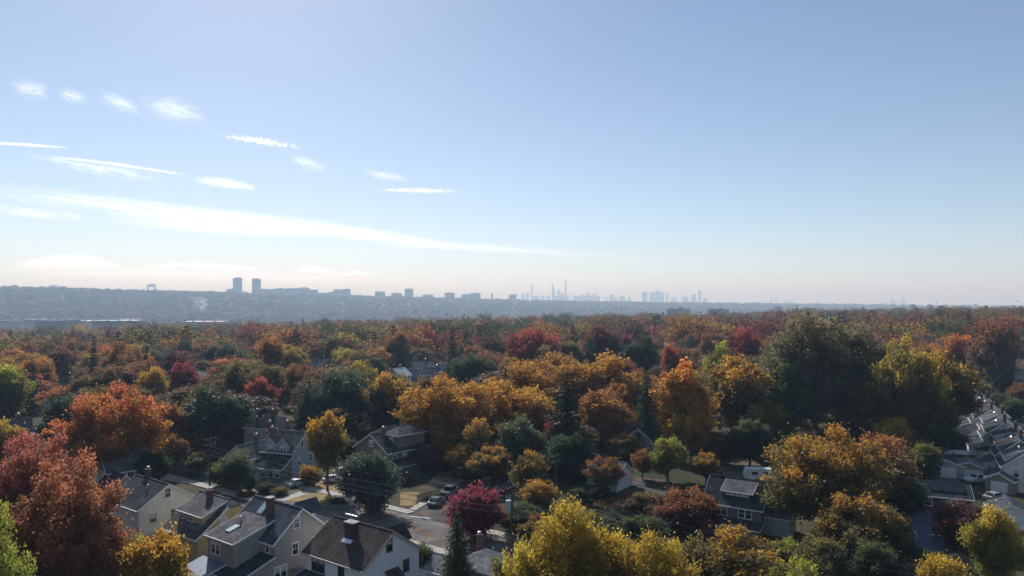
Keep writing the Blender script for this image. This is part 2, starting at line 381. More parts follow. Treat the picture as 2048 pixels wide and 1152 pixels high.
def limb(mb, a, b, r0, r1, rs, seg=5, bend=0.12):
    a = Vector(a); b = Vector(b); d = b-a
    off = Vector((rs.uniform(-1, 1), rs.uniform(-1, 1), rs.uniform(0.0, 1)))*d.length*bend
    pts = [a, a + d*0.35 + off*0.8, a + d*0.7 + off*0.6, b]
    rad = [r0, r0*0.75+r1*0.25, r0*0.4+r1*0.6, r1]
    mb.tube(pts, rad, seg)

def broad_tree(name, seed, H=18.0, W=14.0, base=4.0, lobes=75, per=230, lobe_r=1.7, leaf=0.42, shape='round', up=0.35, open_=0.0, far=False, trunk_r=0.32, fork=0.3, subs=0):
    """returns (trunk mesh, crown mesh) of a leafy tree H high and W wide"""
    g = np.random.RandomState(seed); rs = random.Random(seed)
    zc = (H+base)/2; hz = (H-base)/2; a = W/2
    # uneven envelope: random directional swells
    sw = g.randn(9, 3); sw /= np.linalg.norm(sw, axis=1, keepdims=True); amp = g.uniform(-0.38, 0.26, 9)
    SUB = []
    if subs:
        SUB.append((np.array([g.uniform(-.12, .12), g.uniform(-.12, .12), 0.34]), 0.66))
        for k in range(subs):
            t = 6.283*(k+g.rand()*0.6)/subs; SUB.append((np.array([math.cos(t)*g.uniform(.36, .5), math.sin(t)*g.uniform(.36, .5), g.uniform(-0.45, 0.16)]), g.uniform(0.42, 0.58)))
    cs = []
    tries = 0
    while len(cs) < lobes and tries < 20000:
        tries += 1
        d = g.randn(3); d /= np.linalg.norm(d)
        q = g.rand()**0.45
        e = 1.0 + float((amp*np.maximum(0, sw@d)**3).sum())
        if SUB:
            k = g.randint(0, len(SUB)); v_ = SUB[k][0]+d*q*SUB[k][1]; q = np.linalg.norm(v_); d = v_/max(q, 1e-6)
            if any(np.linalg.norm(v_-s_[0]) < s_[1]*0.55 for j_, s_ in enumerate(SUB) if j_ != k) and g.rand() < 0.75: continue
            e = 1.0
        zz = d[2]*q; rr = 1.0
        if shape == 'column': rr = 1.0
        elif shape == 'vase': rr = 0.62+0.45*(zz+1)/2+0.1
        elif shape == 'cone': rr = 1.15-0.75*(zz+1)/2
        elif shape == 'round' and zz < -0.35: rr = 0.82
        c = np.array([d[0]*q*a*e*rr, d[1]*q*a*e*rr, zc+zz*hz*(0.9+0.1*e)])
        lr = lobe_r*g.uniform(0.5, 1.45); c = np.array([0, 0, zc]) + (c-np.array([0, 0, zc]))*(g.uniform(0.86, 1.13) if q > 0.6 else 1.0)
        c[:2] *= (a-lr*0.55)/a; c[2] = zc+(c[2]-zc)*(hz-lr*0.5)/hz
        if any(np.linalg.norm(c-o[0]) < 0.80*lobe_r*(0.85+open_) for o in cs): continue
        cs.append((c, lr))
    P = []; AX = []; NM = []; RN = []; MV = []
    ctr = np.array([0, 0, zc-hz*0.35])
    for c, lr in cs:
        n = int(per*(lr/lobe_r)**2*g.uniform(0.8, 1.15)); out = c-ctr; out = out/ (np.linalg.norm(out)+1e-6); out = out + np.array([0, 0, up]); out /= np.linalg.norm(out)
        d = g.randn(n, 3); d /= np.linalg.norm(d, axis=1, keepdims=True)
        q = g.rand(n, 1)**0.40
        loc = d*q*lr
        loc += out*(loc@out)[:, None]*0.35          # stretched outwards
        loc -= out*((loc@out) < -0.2*lr)[:, None]*(loc@out)[:, None]*0.5
        # ragged twigs sticking out
        tw = g.rand(n) < 0.15; loc[tw] += (out + 0.5*g.randn(tw.sum(), 3))*lr*g.uniform(0.15, 0.8, (tw.sum(), 1))
        P.append(c+loc); ax = d*0.7 + out*0.5 + g.randn(n, 3)*0.55; ax[:, 2] -= 0.1; AX.append(ax)
        nm = (d*0.9+out*0.9+g.randn(n, 3)*0.3) if far else (d*0.5+out*0.4+g.randn(n, 3)*0.7); NM.append(nm)
        RN.append(np.clip(0.5+g.randn()*0.26+g.randn(n)*0.16, 0, 1))
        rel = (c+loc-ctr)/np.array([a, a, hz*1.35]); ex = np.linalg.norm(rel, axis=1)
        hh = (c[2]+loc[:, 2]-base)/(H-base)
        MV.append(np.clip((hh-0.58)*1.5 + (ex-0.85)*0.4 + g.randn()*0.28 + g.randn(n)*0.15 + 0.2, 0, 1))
    P = np.concatenate(P); AX = np.concatenate(AX); NM = np.concatenate(NM); RN = np.concatenate(RN); MV = np.concatenate(MV)
    P[:, 2] = np.maximum(P[:, 2], base*0.45)
    s = leaf*g.uniform(0.65, 1.4, len(P))
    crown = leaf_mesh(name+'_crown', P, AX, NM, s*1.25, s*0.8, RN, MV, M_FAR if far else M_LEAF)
    if far: return None, crown
    mb = MB(); fz = base+(H-base)*fork
    lean = (rs.uniform(-.3, .3), rs.uniform(-.3, .3))
    p0 = Vector((0, 0, -0.3)); p1 = Vector((lean[0]*0.4, lean[1]*0.4, fz*0.55)); p2 = Vector((lean[0], lean[1], fz)); p3 = Vector((lean[0]*1.5, lean[1]*1.5, H*0.86))
    mb.tube([p0, Vector((0, 0, 0.5)), p1, p2, p3], [trunk_r*1.5, trunk_r*1.05, trunk_r*0.9, trunk_r*0.72, 0.04], 8)
    order = sorted(cs, key=lambda t: -t[1])[:min(len(cs), 34)]
    for c, lr in order:
        t = rs.uniform(0.15, 0.8); hz0 = base*0.8+(c[2]-base*0.8)*rs.uniform(0.2, 0.55); hz0 = min(max(hz0, base*0.7), H*0.7)
        k = min(1, hz0/fz) if hz0 < fz else 1
        if hz0 <= fz: st = p1.lerp(p2, max(0, (hz0-p1.z)/(p2.z-p1.z))) if hz0 > p1.z else Vector((0, 0, hz0))
        else: st = p2.lerp(p3, (hz0-p2.z)/(p3.z-p2.z))
        limb(mb, st, c, trunk_r*rs.uniform(0.22, 0.42), 0.035, rs)
    tm = mb.mesh(name+'_trunk'); tm.materials.append(M_BARK)
    return tm, crown

def spruce_tree(name, seed, H=18.0, W=7.0, leaf=0.36, rings=26, gap=0.9, far=False, droop=0.25, dens=1.0, top_w=0.05):
    g = np.random.RandomState(seed); rs = random.Random(seed)
    P = []; AX = []; NM = []; RN = []; MV = []; mb = MB()
    mb.tube([(0, 0, -.3), (0, 0, H*0.5), (0, 0, H*0.98)], [0.26, 0.15, 0.03], 6)
    for i in range(rings):
        t = (i+0.3*g.rand())/rings; z = gap + (H-gap)*t; rad = (W/2)*((1-t)**0.85*(1-top_w)+top_w)*g.uniform(0.8, 1.1)
        nb = int(6+6*(1-t))
        for b in range(nb):
            a = 6.283*(b+g.rand()*0.8)/nb; L = rad*g.uniform(0.72, 1.12)
            d = np.array([math.cos(a), math.sin(a), 0]); 
            k = max(6, int(L*16*dens)); s = g.rand(k)**0.7
            px = d[None]*s[:, None]*L; px[:, 2] = z - droop*L*(s**1.3) + 0.10*L*(s > 0.85)
            w = (0.10+0.26*(1-s))*L*0.7+0.08
            px += g.randn(k, 3)*np.stack([w, w, w*0.35], 1)
            P.append(px); AX.append(d[None]*0.9+g.randn(k, 3)*0.5+np.array([0, 0, -0.35])); NM.append(np.array([0, 0, 1.0])[None]+g.randn(k, 3)*0.6)
            RN.append(np.clip(0.5+g.randn()*0.15+g.randn(k)*0.2, 0, 1)); MV.append(np.clip(s*0.6+g.randn(k)*0.2, 0, 1))
            if not far and b % 2 == 0: mb.bar((0, 0, z), tuple(d*L*0.85+np.array([0, 0, z-droop*L*0.8])), 0.05, 0.015, 4, cap=False)
    P = np.concatenate(P); s = leaf*g.uniform(0.7, 1.3, len(P))
    crown = leaf_mesh(name+'_crown', P, np.concatenate(AX), np.concatenate(NM), s*1.5, s*0.6, np.concatenate(RN), np.concatenate(MV), M_FAR if far else M_NEEDLE)
    if far: return None, crown
    tm = mb.mesh(name+'_trunk'); tm.materials.append(M_BARK); return tm, crown

# prototypes: (trunk, crown, height, width)
PROTO = {}
def proto(key, fn, H, W, **kw): PROTO[key] = (*fn(key, H=H, W=W, **kw), H, W)
proto('round_a', broad_tree, 18, 15, seed=11, lobes=161, per=155, lobe_r=1.33, leaf=0.40, base=2.0)
proto('round_b', broad_tree, 18, 14, seed=12, lobes=144, per=148, lobe_r=1.33, leaf=0.42, base=2.4)
proto('round_c', broad_tree, 17, 14, seed=13, lobes=195, per=117, lobe_r=1.10, leaf=0.40, subs=5, base=1.9, open_=0.1)
proto('oval_a', broad_tree, 20, 11, seed=14, lobes=144, per=136, lobe_r=1.22, leaf=0.40, base=2.2, up=0.9)
proto('oval_b', broad_tree, 19, 12, seed=15, lobes=122, per=142, lobe_r=1.29, leaf=0.42, base=4.0, shape='vase', up=0.8)
proto('open_a', broad_tree, 18, 14, seed=16, subs=5, lobes=119, per=117, lobe_r=1.18, leaf=0.40, base=3.6, open_=0.35, up=0.6, shape='vase')
proto('open_b', broad_tree, 18, 13, seed=17, lobes=98, per=105, lobe_r=1.14, leaf=0.38, base=3.6, open_=0.35, up=0.5)
proto('cone_a', broad_tree, 20, 11, seed=18, lobes=161, per=124, lobe_r=1.10, leaf=0.38, base=2.0, shape='cone', up=0.9)
proto('dome', broad_tree, 11, 11, seed=19, lobes=120, per=260, lobe_r=1.25, leaf=0.34, base=0.6, up=0.2)
proto('shrub', broad_tree, 6, 7, seed=20, lobes=60, per=260, lobe_r=0.95, leaf=0.25, base=0.6, up=0.3, trunk_r=0.14)
proto('hero_red', broad_tree, 20, 17, seed=21, lobes=272, per=204, lobe_r=1.14, leaf=0.29, subs=6, base=1.5, open_=0.05, up=0.45)
proto('hero_yellow', broad_tree, 16, 12.5, seed=22, subs=5, lobes=178, per=170, lobe_r=0.95, leaf=0.24, base=3.4, open_=0.55, up=0.55)
proto('hero_oak', broad_tree, 32, 24, seed=23, lobes=357, per=142, lobe_r=1.60, leaf=0.44, base=3.5, subs=7, open_=0.3, up=0.7, trunk_r=0.6)
proto('hero_plane', broad_tree, 22, 22, seed=24, lobes=323, per=142, lobe_r=1.44, leaf=0.42, base=1.8, subs=7, up=0.4, trunk_r=0.5)
proto('spruce_a', spruce_tree, 18, 7, seed=31)
proto('spruce_b', spruce_tree, 12, 4.6, seed=32, leaf=0.22, rings=30, droop=0.4, dens=1.5)

# leaf colours (base colour of the leaves, second one for sun-turned tops)
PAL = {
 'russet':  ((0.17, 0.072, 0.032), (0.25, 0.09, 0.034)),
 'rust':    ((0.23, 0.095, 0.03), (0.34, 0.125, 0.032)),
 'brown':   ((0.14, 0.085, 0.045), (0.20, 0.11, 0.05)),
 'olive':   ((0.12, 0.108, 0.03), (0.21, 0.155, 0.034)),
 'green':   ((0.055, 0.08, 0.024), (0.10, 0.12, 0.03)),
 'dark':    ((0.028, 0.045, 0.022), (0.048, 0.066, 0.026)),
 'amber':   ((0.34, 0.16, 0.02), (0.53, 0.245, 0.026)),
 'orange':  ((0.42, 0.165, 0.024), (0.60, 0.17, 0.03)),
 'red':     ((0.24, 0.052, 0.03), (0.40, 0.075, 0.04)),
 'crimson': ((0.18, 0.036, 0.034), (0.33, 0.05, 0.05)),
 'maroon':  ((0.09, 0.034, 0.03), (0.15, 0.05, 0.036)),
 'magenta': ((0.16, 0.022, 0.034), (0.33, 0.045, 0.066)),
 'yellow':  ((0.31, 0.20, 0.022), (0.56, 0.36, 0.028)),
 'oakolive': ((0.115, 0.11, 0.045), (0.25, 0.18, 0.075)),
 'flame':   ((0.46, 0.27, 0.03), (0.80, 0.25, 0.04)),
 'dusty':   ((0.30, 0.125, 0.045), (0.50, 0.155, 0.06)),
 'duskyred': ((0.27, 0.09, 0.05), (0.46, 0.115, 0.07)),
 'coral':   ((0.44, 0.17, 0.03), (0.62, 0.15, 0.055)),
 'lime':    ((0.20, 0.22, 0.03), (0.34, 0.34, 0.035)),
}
TREES = []
def tree(name, key, pal, px, top, wpx, Y, label, group=None, gloss=0.0, cat='tree', jit=0.0, base_py=None, zoff=0.0, pal2=None):
    """a tree of its own: trunk and crown under an Empty at its foot"""
    tm, cm, H, W = PROTO[key]
    x = xat(px, Y); gz = float(terrain(x, Y)); h = zat(top, Y) - gz; w = wpx*Y/F
    return place(name, key, pal, x, Y, h, w, label, group, gloss, cat, jit, pal2)
def place(name, key, pal, x, Y, h, w, label, group=None, gloss=0.0, cat='tree', jit=0.0, pal2=None, dull=1.0):
    tm, cm, H, W = PROTO[key]
    gz = float(terrain(x, Y))
    o = thing(name, label, cat, (x, Y, gz), R.uniform(0, 6.28), group)
    o.scale = (w/W, w/W, h/H)
    t = bpy.data.objects.new('trunk', tm); link(t, o)
    c = bpy.data.objects.new('crown', cm); link(c, o)
    a, b = PAL[pal]
    if pal2: b = PAL[pal2][1]
    f = [(1+R.uniform(-jit, jit))*dull for _ in range(3)]
    if dull < 1: a = [q*0.92+sum(a)/3*0.08 for q in a]; b = [q*0.92+sum(b)/3*0.08 for q in b]
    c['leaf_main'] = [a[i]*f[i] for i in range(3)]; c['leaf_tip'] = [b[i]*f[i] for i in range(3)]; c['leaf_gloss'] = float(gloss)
    px = 1024+F*x/Y; TREES.append((px, HORIZON+(CAM_H-gz-h)*F/Y, w*F/Y, Y, HORIZON+(CAM_H-gz)*F/Y, x, w))
    return o
# ------------------------------------------------------------------ houses
M_TRIM = surf('white_trim', (0.78, 0.77, 0.74), 0.6, 0.12, 2.0)
M_GLASS = surf('window_glass', (0.018, 0.02, 0.024), 0.12, 0.3, 1.5, spec=0.6)
M_BRICK = brickmat('chimney_brick', (0.17, 0.06, 0.045), (0.12, 0.05, 0.04), (0.18, 0.16, 0.14))
M_METAL = surf('flue_metal', (0.6, 0.6, 0.6), 0.35, 0.1, 3.0, metal=0.9)
M_SLATE = shingle('slate_shingles', (0.072, 0.08, 0.10))
M_GREYR = shingle('grey_shingles', (0.115, 0.112, 0.115))
M_DARKR = shingle('charcoal_shingles', (0.05, 0.054, 0.062))
M_BROWNR = shingle('brown_shingles', (0.068, 0.052, 0.047))
M_PALER = shingle('pale_grey_shingles', (0.2, 0.2, 0.205))
M_GREENR = shingle('green_shingles', (0.06, 0.12, 0.105))
M_BLUER = surf('blue_metal_roof', (0.10, 0.14, 0.22), 0.5, 0.15, 1.0)
M_WHITER = surf('white_flat_roof', (0.72, 0.71, 0.7), 0.5, 0.12, 0.6)
M_BLIND = surf('window_blind', (0.5, 0.49, 0.46), 0.7, 0.1)
SID = {'taupe': siding('taupe_siding', (0.37, 0.34, 0.30)), 'white': siding('white_siding', (0.80, 0.79, 0.76)), 'yellow': siding('yellow_siding', (0.56, 0.46, 0.24)),
       'blue': siding('blue_grey_siding', (0.38, 0.44, 0.53)), 'brown': siding('brown_siding', (0.20, 0.165, 0.145)), 'grey': siding('grey_siding', (0.42, 0.42, 0.43)),
       'tan': siding('tan_siding', (0.33, 0.27, 0.20)), 'green': siding('green_siding', (0.20, 0.30, 0.25)), 'cream': siding('cream_siding', (0.55, 0.47, 0.33)),
       'shingle': siding('shingle_siding', (0.20, 0.19, 0.165), 0.2, 0.15), 'mint': siding('mint_siding', (0.30, 0.42, 0.38))}

def window(parent, face, at, v, z, w=0.85, h=1.45, frame=M_TRIM, double=False):
    """window on a wall; face 'x-','x+','y+','y-' = outward normal, at = wall coordinate, v = centre along the wall"""
    sgn = 1 if face[1] == '+' else -1
    def bx(mb, a0, a1, z0, z1, d0, d1):
        lo, hi = sorted((at+sgn*d0, at+sgn*d1))
        if face[0] == 'x': mb.box(lo, hi, a0, a1, z0, z1)
        else: mb.box(a0, a1, lo, hi, z0, z1)
    t = 0.13; f = MB()
    bx(f, v-w/2-t, v+w/2+t, z+h/2, z+h/2+t*1.3, -0.02, 0.07); bx(f, v-w/2-t*1.3, v+w/2+t*1.3, z-h/2-t, z-h/2, -0.02, 0.10)
    bx(f, v-w/2-t, v-w/2, z-h/2, z+h/2, -0.02, 0.065); bx(f, v+w/2, v+w/2+t, z-h/2, z+h/2, -0.02, 0.065)
    if double: bx(f, v-t*0.8, v+t*0.8, z-h/2, z+h/2, -0.02, 0.066)
    o = f.build('window', frame, parent)
    g = MB(); bx(g, v-w/2, v+w/2, z-h/2, z+h/2, -0.02, 0.015); g.build('pane', M_GLASS, o)
    s = MB(); bx(s, v-w/2, v+w/2, z-0.035, z+0.035, -0.01, 0.035)
    if w > 0.7 and not double: bx(s, v-0.02, v+0.02, z+0.035, z+h/2, -0.01, 0.03)
    s.build('sash_bar', frame, o)
    if R.random() < 0.55 and h > 0.8:
        k = R.uniform(0.25, 0.6); bl = MB(); bx(bl, v-w/2+0.02, v+w/2-0.02, z+h/2-h*k, z+h/2-0.01, -0.01, 0.021); bl.build('blind', M_BLIND, o)
    return o

def gable(parent, x0, x1, yc, w, ez, rz, wall, roof, over=0.4, rake=0.35, z0=0.0, th=0.2, trim=M_TRIM, wall_name='wall', roof_name='roof', clip=0.0):
    """gabled body: ridge along local x from x0 to x1 at y = yc, half width w"""
    sl = (rz-ez)/w
    if clip <= 0:
        prof = [(yc-w, z0), (yc+w, z0), (yc+w, ez-0.02), (yc, rz-0.06), (yc-w, ez-0.02)]
    else:
        prof = [(yc-w, z0), (yc+w, z0), (yc+w, ez-0.02), (yc+w*clip, rz-0.06-sl*w*clip), (yc-w*clip, rz-0.06-sl*w*clip), (yc-w, ez-0.02)]
    MB().prism(prof, lambda p, t: (x0 if t == 0 else x1, p[0], p[1])).build(wall_name, wall, parent)
    r = MB(); a, b = x0-rake, x1+rake
    c0 = a if clip <= 0 else x0+w*clip*0.9
    for s in (-1, 1):
        ey = yc+s*(w+over); e_z = ez-sl*over
        if clip <= 0: r.slab([(a, yc, rz), (b, yc, rz), (b, ey, e_z), (a, ey, e_z)], th)
        else: r.slab([(c0, yc, rz), (b, yc, rz), (b, ey, e_z), (a, ey, e_z), (a, yc+s*w*clip, rz-sl*w*clip)], th)
    if clip > 0: r.slab([(c0, yc, rz), (a, yc-w*clip, rz-sl*w*clip), (a, yc+w*clip, rz-sl*w*clip)], th)
    ro = r.build(roof_name, roof, parent)
    # ridge cap, rake boards and gutters
    MB().box(c0, b, yc-0.13, yc+0.13, rz-0.06, rz+0.035).build('ridge_cap', roof, ro)
    for xx in (a-0.03, b-0.01):
        for s in (-1, 1):
            yi = yc+s*(w*clip if (clip > 0 and xx < x0) else 0.0); zi = rz-sl*abs(yi-yc)
            ey = yc+s*(w+over+0.02); e_z = ez-sl*(over+0.02)
            MB().prism([(yi, zi+0.015), (ey, e_z+0.015), (ey, e_z-0.26), (yi, zi-0.26)], lambda p, t: (xx+0.04*t, p[0], p[1])).build('rake_board', trim, ro)
    for s in (-1, 1):
        ey = yc+s*(w+over); e_z = ez-sl*over
        lo, hi = sorted((ey+s*0.005, ey+s*0.13)); MB().box(a, b, lo, hi, e_z-0.19, e_z-0.03).build('gutter', trim, ro)
    return ro

def shed(parent, x0, x1, y0, z_0, y1, z_1, wall, roof, zb=0.0, over=0.3, wall_name='wing_wall', roof_name='wing_roof', trim=M_TRIM):
    """mono-pitch wing: roof falls from z_0 at y0 to z_1 at y1"""
    sl = (z_1-z_0)/(y1-y0); s = 1 if y1 > y0 else -1
    MB().prism([(y0, zb), (y1, zb), (y1, z_1-0.03), (y0, z_0-0.03)], lambda p, t: (x0 if t == 0 else x1, p[0], p[1])).build(wall_name, wall, parent)
    ye = y1+s*over; ze = z_1+sl*s*over
    ro = MB().slab([(x0-0.3, y0, z_0), (x1+0.3, y0, z_0), (x1+0.3, ye, ze), (x0-0.3, ye, ze)], 0.16).build(roof_name, roof, parent)
    for xx in (x0-0.33, x1+0.29):
        MB().prism([(y0, z_0+0.012), (ye+s*0.02, ze+0.012), (ye+s*0.02, ze-0.22), (y0, z_0-0.22)], lambda p, t: (xx+0.04*t, p[0], p[1])).build('rake_board', trim, ro)
    lo, hi = sorted((ye+s*0.005, ye+s*0.12)); MB().box(x0-0.3, x1+0.3, lo, hi, ze-0.17, ze-0.03).build('gutter', trim, ro)
    return ro

def hip(parent, x0, x1, y0, y1, ez, rz, wall, roof, over=0.4, z0=0.0, wall_name='wall', roof_name='roof', trim=M_TRIM):
    MB().box(x0, x1, y0, y1, z0, ez).build(wall_name, wall, parent)
    a, b, c, d = x0-over, x1+over, y0-over, y1+over; yc = (c+d)/2; k = min((d-c)/2, (b-a)/2-0.05)
    r = MB(); n = [(a, c, ez), (b, c, ez), (b, d, ez), (a, d, ez), (a+k, yc, rz), (b-k, yc, rz)]
    r.poly([n[0], n[1], n[5], n[4]]); r.poly([n[2], n[3], n[4], n[5]]); r.poly([n[1], n[2], n[5]]); r.poly([n[3], n[0], n[4]]); r.poly([n[3], n[2], n[1], n[0]])
    ro = r.build(roof_name, roof, parent)
    MB().box(a-0.02, b+0.02, c-0.02, d+0.02, ez-0.2, ez-0.004).build('eaves_board', trim, ro); return ro

def chimney(parent, x, y, z0, z1, w=0.8, d=0.6, mat=None, cap=True):
    o = MB().box(x-w/2, x+w/2, y-d/2, y+d/2, z0, z1).box(x-w/2-0.06, x+w/2+0.06, y-d/2-0.06, y+d/2+0.06, z1-0.28, z1-0.05).build('chimney', mat or M_BRICK, parent)
    if cap:
        c = MB(); c.bar((x, y, z1), (x, y, z1+0.35), 0.13, 0.13, 8); c.bar((x, y, z1+0.36), (x, y, z1+0.48), 0.3, 0.06, 8); c.build('flue_cap', M_METAL, o)
    else:
        MB().box(x-w/2-0.12, x+w/2+0.12, y-d/2-0.12, y+d/2+0.12, z1+0.001, z1+0.1).build('cap_stone', M_CONC, o)
    return o
def skylight(parent, x, y, z, w, l, slope, face=1):
    """skylight lying on a roof that falls towards +y with the given slope"""
    mb = MB(); pts = [(x-w/2, y-l/2, z+slope*l/2+0.16), (x+w/2, y-l/2, z+slope*l/2+0.16), (x+w/2, y+l/2, z-slope*l/2+0.16), (x-w/2, y+l/2, z-slope*l/2+0.16)]
    o = mb.slab(pts, 0.35).build('skylight', surf('skylight_frame', (0.35, 0.42, 0.42), 0.5, 0.1), parent)
    k = 0.86; q = [(x+(p[0]-x)*k, y+(p[1]-y)*k, z+(p[2]-z-0.16)*k+0.175) for p in pts]
    MB().slab(q, 0.02).build('pane', surf('skylight_glass', (0.42, 0.56, 0.56), 0.25, 0.08, 1.0), o); return o
def vent(parent, x, y, z, h=0.6):
    return MB().bar((x, y, z), (x, y, z+h), 0.09, 0.09, 7).bar((x, y, z+h+0.01), (x, y, z+h+0.15), 0.2, 0.06, 7).build('vent_pipe', M_METAL, parent)

def frame_at(name, label, x, y, d, group=None, cat='house'):
    return thing(name, label, cat, (x, y, 0.0), math.atan2(d[1], d[0]), group)
D1 = (-0.805, 0.593)

# A: taupe house
A = frame_at('house', 'taupe two-storey house with slate roof, green-tinted skylights and brick chimney, bottom left', -27.7, 92.6, D1)
gable(A, 0, 10, 0, 4.1, 6.2, 9.5, SID['taupe'], M_SLATE, over=0.45)
window(A, 'x-', 0, 0.75, 7.75, 0.8, 1.35); window(A, 'x-', 0, 0.95, 4.35, 0.8, 1.4); window(A, 'x-', 0, 3.2, 2.0, 1.7, 1.4, double=True); window(A, 'x-', 0, -2.4, 4.35, 0.8, 1.4)
shed(A, 2.9, 8.9, 2.2, 7.95, 7.9, 6.45, SID['taupe'], M_GREYR, zb=0.0)
window(A, 'y+', 7.9, 7.0, 4.9, 1.8, 1.4, double=True); window(A, 'y+', 4.1, 1.4, 5.1, 0.6, 1.2)
shed(A, 0.02, 4.6, 4.08, 4.3, 9.3, 2.75, SID['taupe'], M_DARKR, zb=0.0, wall_name='porch_wall', roof_name='porch_roof')
shed(A, 5.0, 9.6, 7.88, 3.4, 11.6, 2.5, SID['taupe'], M_BLUER, zb=0.0, wall_name='sunroom_wall', roof_name='sunroom_roof')
chimney(A, 4.9, 1.35, 7.5, 10.3, 0.85, 0.75, cap=False); skylight(A, 6.6, 1.15, 8.6, 1.1, 1.6, 0.8); skylight(A, 6.4, 5.9, 6.98, 1.0, 1.5, 0.26); vent(A, 6.9, 4.4, 7.35, 0.75); vent(A, 7.4, 4.0, 7.45, 0.4)
gable(A, 5.2, 8.4, -3.8, 0.01, 6.2, 6.25, SID['taupe'], M_SLATE, over=0.01, rake=0.01) if False else None
rear = shed(A, 1.2, 6.5, -4.1, 5.0, -7.2, 3.6, SID['taupe'], M_SLATE, wall_name='rear_wall', roof_name='rear_roof')
MB().prism([(-1.3, 7.6), (1.3, 7.6), (0, 9.35)], lambda p, t: (3.2+p[0], -1.4-3.6*t, p[1])).build('rear_dormer', M_SLATE, A)
MB().slab([(-1.0, 0.2, 1.75), (-0.02, 0.2, 1.95), (-0.02, 1.7, 1.95), (-1.0, 1.7, 1.75)], 0.12).build('door_canopy', M_PALER, A)

# B: white house with brown roof
B = frame_at('house', 'white stucco house with brown shingle roof, broad chimney and rooftop antenna, bottom', -14.6, 86.1, D1)
gable(B, 0, 10.7, 0, 4.6, 5.4, 8.5, siding('white_stucco', (0.80, 0.80, 0.81), 5.0, 0.05), M_BROWNR, over=0.45, trim=surf('brown_white_trim', (0.42, 0.37, 0.33), 0.6, 0.15, 2.0))
M_BRF = surf('brown_frame', (0.11, 0.085, 0.075), 0.6, 0.1)
window(B, 'x-', 0, 0.55, 6.85, 0.75, 1.25, frame=M_BRF); window(B, 'x-', 0, -2.3, 3.6, 0.8, 1.3, frame=M_BRF)
window(B, 'y+', 4.6, 8.3, 3.9, 2.2, 1.5, frame=M_BRF, double=True); window(B, 'y+', 4.6, 4.0, 3.9, 0.9, 1.5, frame=M_BRF)
ch = chimney(B, 5.5, 1.7, 6.6, 9.0, 1.5, 1.0, surf('dark_chimney_render', (0.055, 0.048, 0.046), 0.9, 0.25, 2.0), cap=False)
MB().slab([(4.6, 2.25, 7.05), (6.4, 2.25, 7.05), (6.4, 2.7, 6.72), (4.6, 2.7, 6.72)], 0.06).build('flashing', M_METAL, ch)
an = MB(); an.bar((5.5, 1.7, 9.1), (5.5, 1.7, 10.0), 0.03)
for k in range(6): an.bar((4.7+0.32*k, 1.15, 9.9), (4.7+0.32*k, 2.25, 9.9), 0.018)
an.bar((4.5, 1.7, 9.9), (6.6, 1.7, 9.9), 0.025); an.build('antenna', M_METAL, B)
MB().slab([(-1.2, -0.9, 3.15), (-0.02, -0.9, 3.95), (-0.02, 1.3, 3.95), (-1.2, 1.3, 3.15)], 0.1).build('door_awning', M_BROWNR, B)
MB().prism([(-1.5, 6.2), (1.5, 6.2), (0, 8.0)], lambda p, t: (2.6+p[0], -1.2-3.4*t, p[1])).build('rear_dormer', M_BROWNR, B)
shed(B, 7.0, 10.6, 4.58, 2.9, 7.0, 2.2, SID['white'], M_DARKR, wall_name='porch_wall', roof_name='porch_roof')

# C: yellow house
C = frame_at('house', 'yellow house with clipped gable, grey roof and shed dormer, left of the taupe house', -39.6, 100.2, D1)
gable(C, 0, 8.5, 0, 5.4, 4.6, 8.4, SID['yellow'], M_GREYR, over=0.45, clip=0.18)
shed(C, 1.2, 7.4, 0.3, 8.28, 4.0, 6.9, SID['yellow'], M_GREYR, zb=5.2, wall_name='dormer_wall', roof_name='dormer_roof')
window(C, 'y+', 4.0, 4.3, 6.15, 1.4, 1.0, double=True); window(C, 'y+', 4.0, 6.6, 6.15, 0.6, 0.9)
window(C, 'x-', 0, 1.6, 5.6, 0.8, 1.3); window(C, 'x-', 0, -1.6, 5.6, 0.8, 1.3); window(C, 'x-', 0, 3.6, 2.6, 0.8, 1.3); window(C, 'x-', 0, 0.6, 2.6, 0.8, 1.3)
chimney(C, 4.6, 0.9, 7.6, 9.3, 0.75, 0.7)

# D: white house behind the red maple
Dh = frame_at('house', 'tall white gabled house with dark roof just right of the red maple', -52.3, 107.2, D1)
gable(Dh, 0, 9.5, 0, 4.4, 6.2, 9.0, SID['white'], M_DARKR, over=0.4)
window(Dh, 'x-', 0, 0.1, 7.6, 0.75, 1.3); window(Dh, 'x-', 0, 2.3, 4.3, 1.0, 1.3); window(Dh, 'x-', 0, -0.9, 4.3, 1.0, 1.3); window(Dh, 'x-', 0, 2.1, 1.5, 2.0, 1.4, double=True)
MB().box(-0.12, -0.02, -4.4, 4.4, 2.75, 2.95).build('string_course', M_TRIM, Dh)
chimney(Dh, 7.4, -0.6, 8.2, 10.1, 0.8, 0.7); vent(Dh, 3.0, 1.6, 8.0)

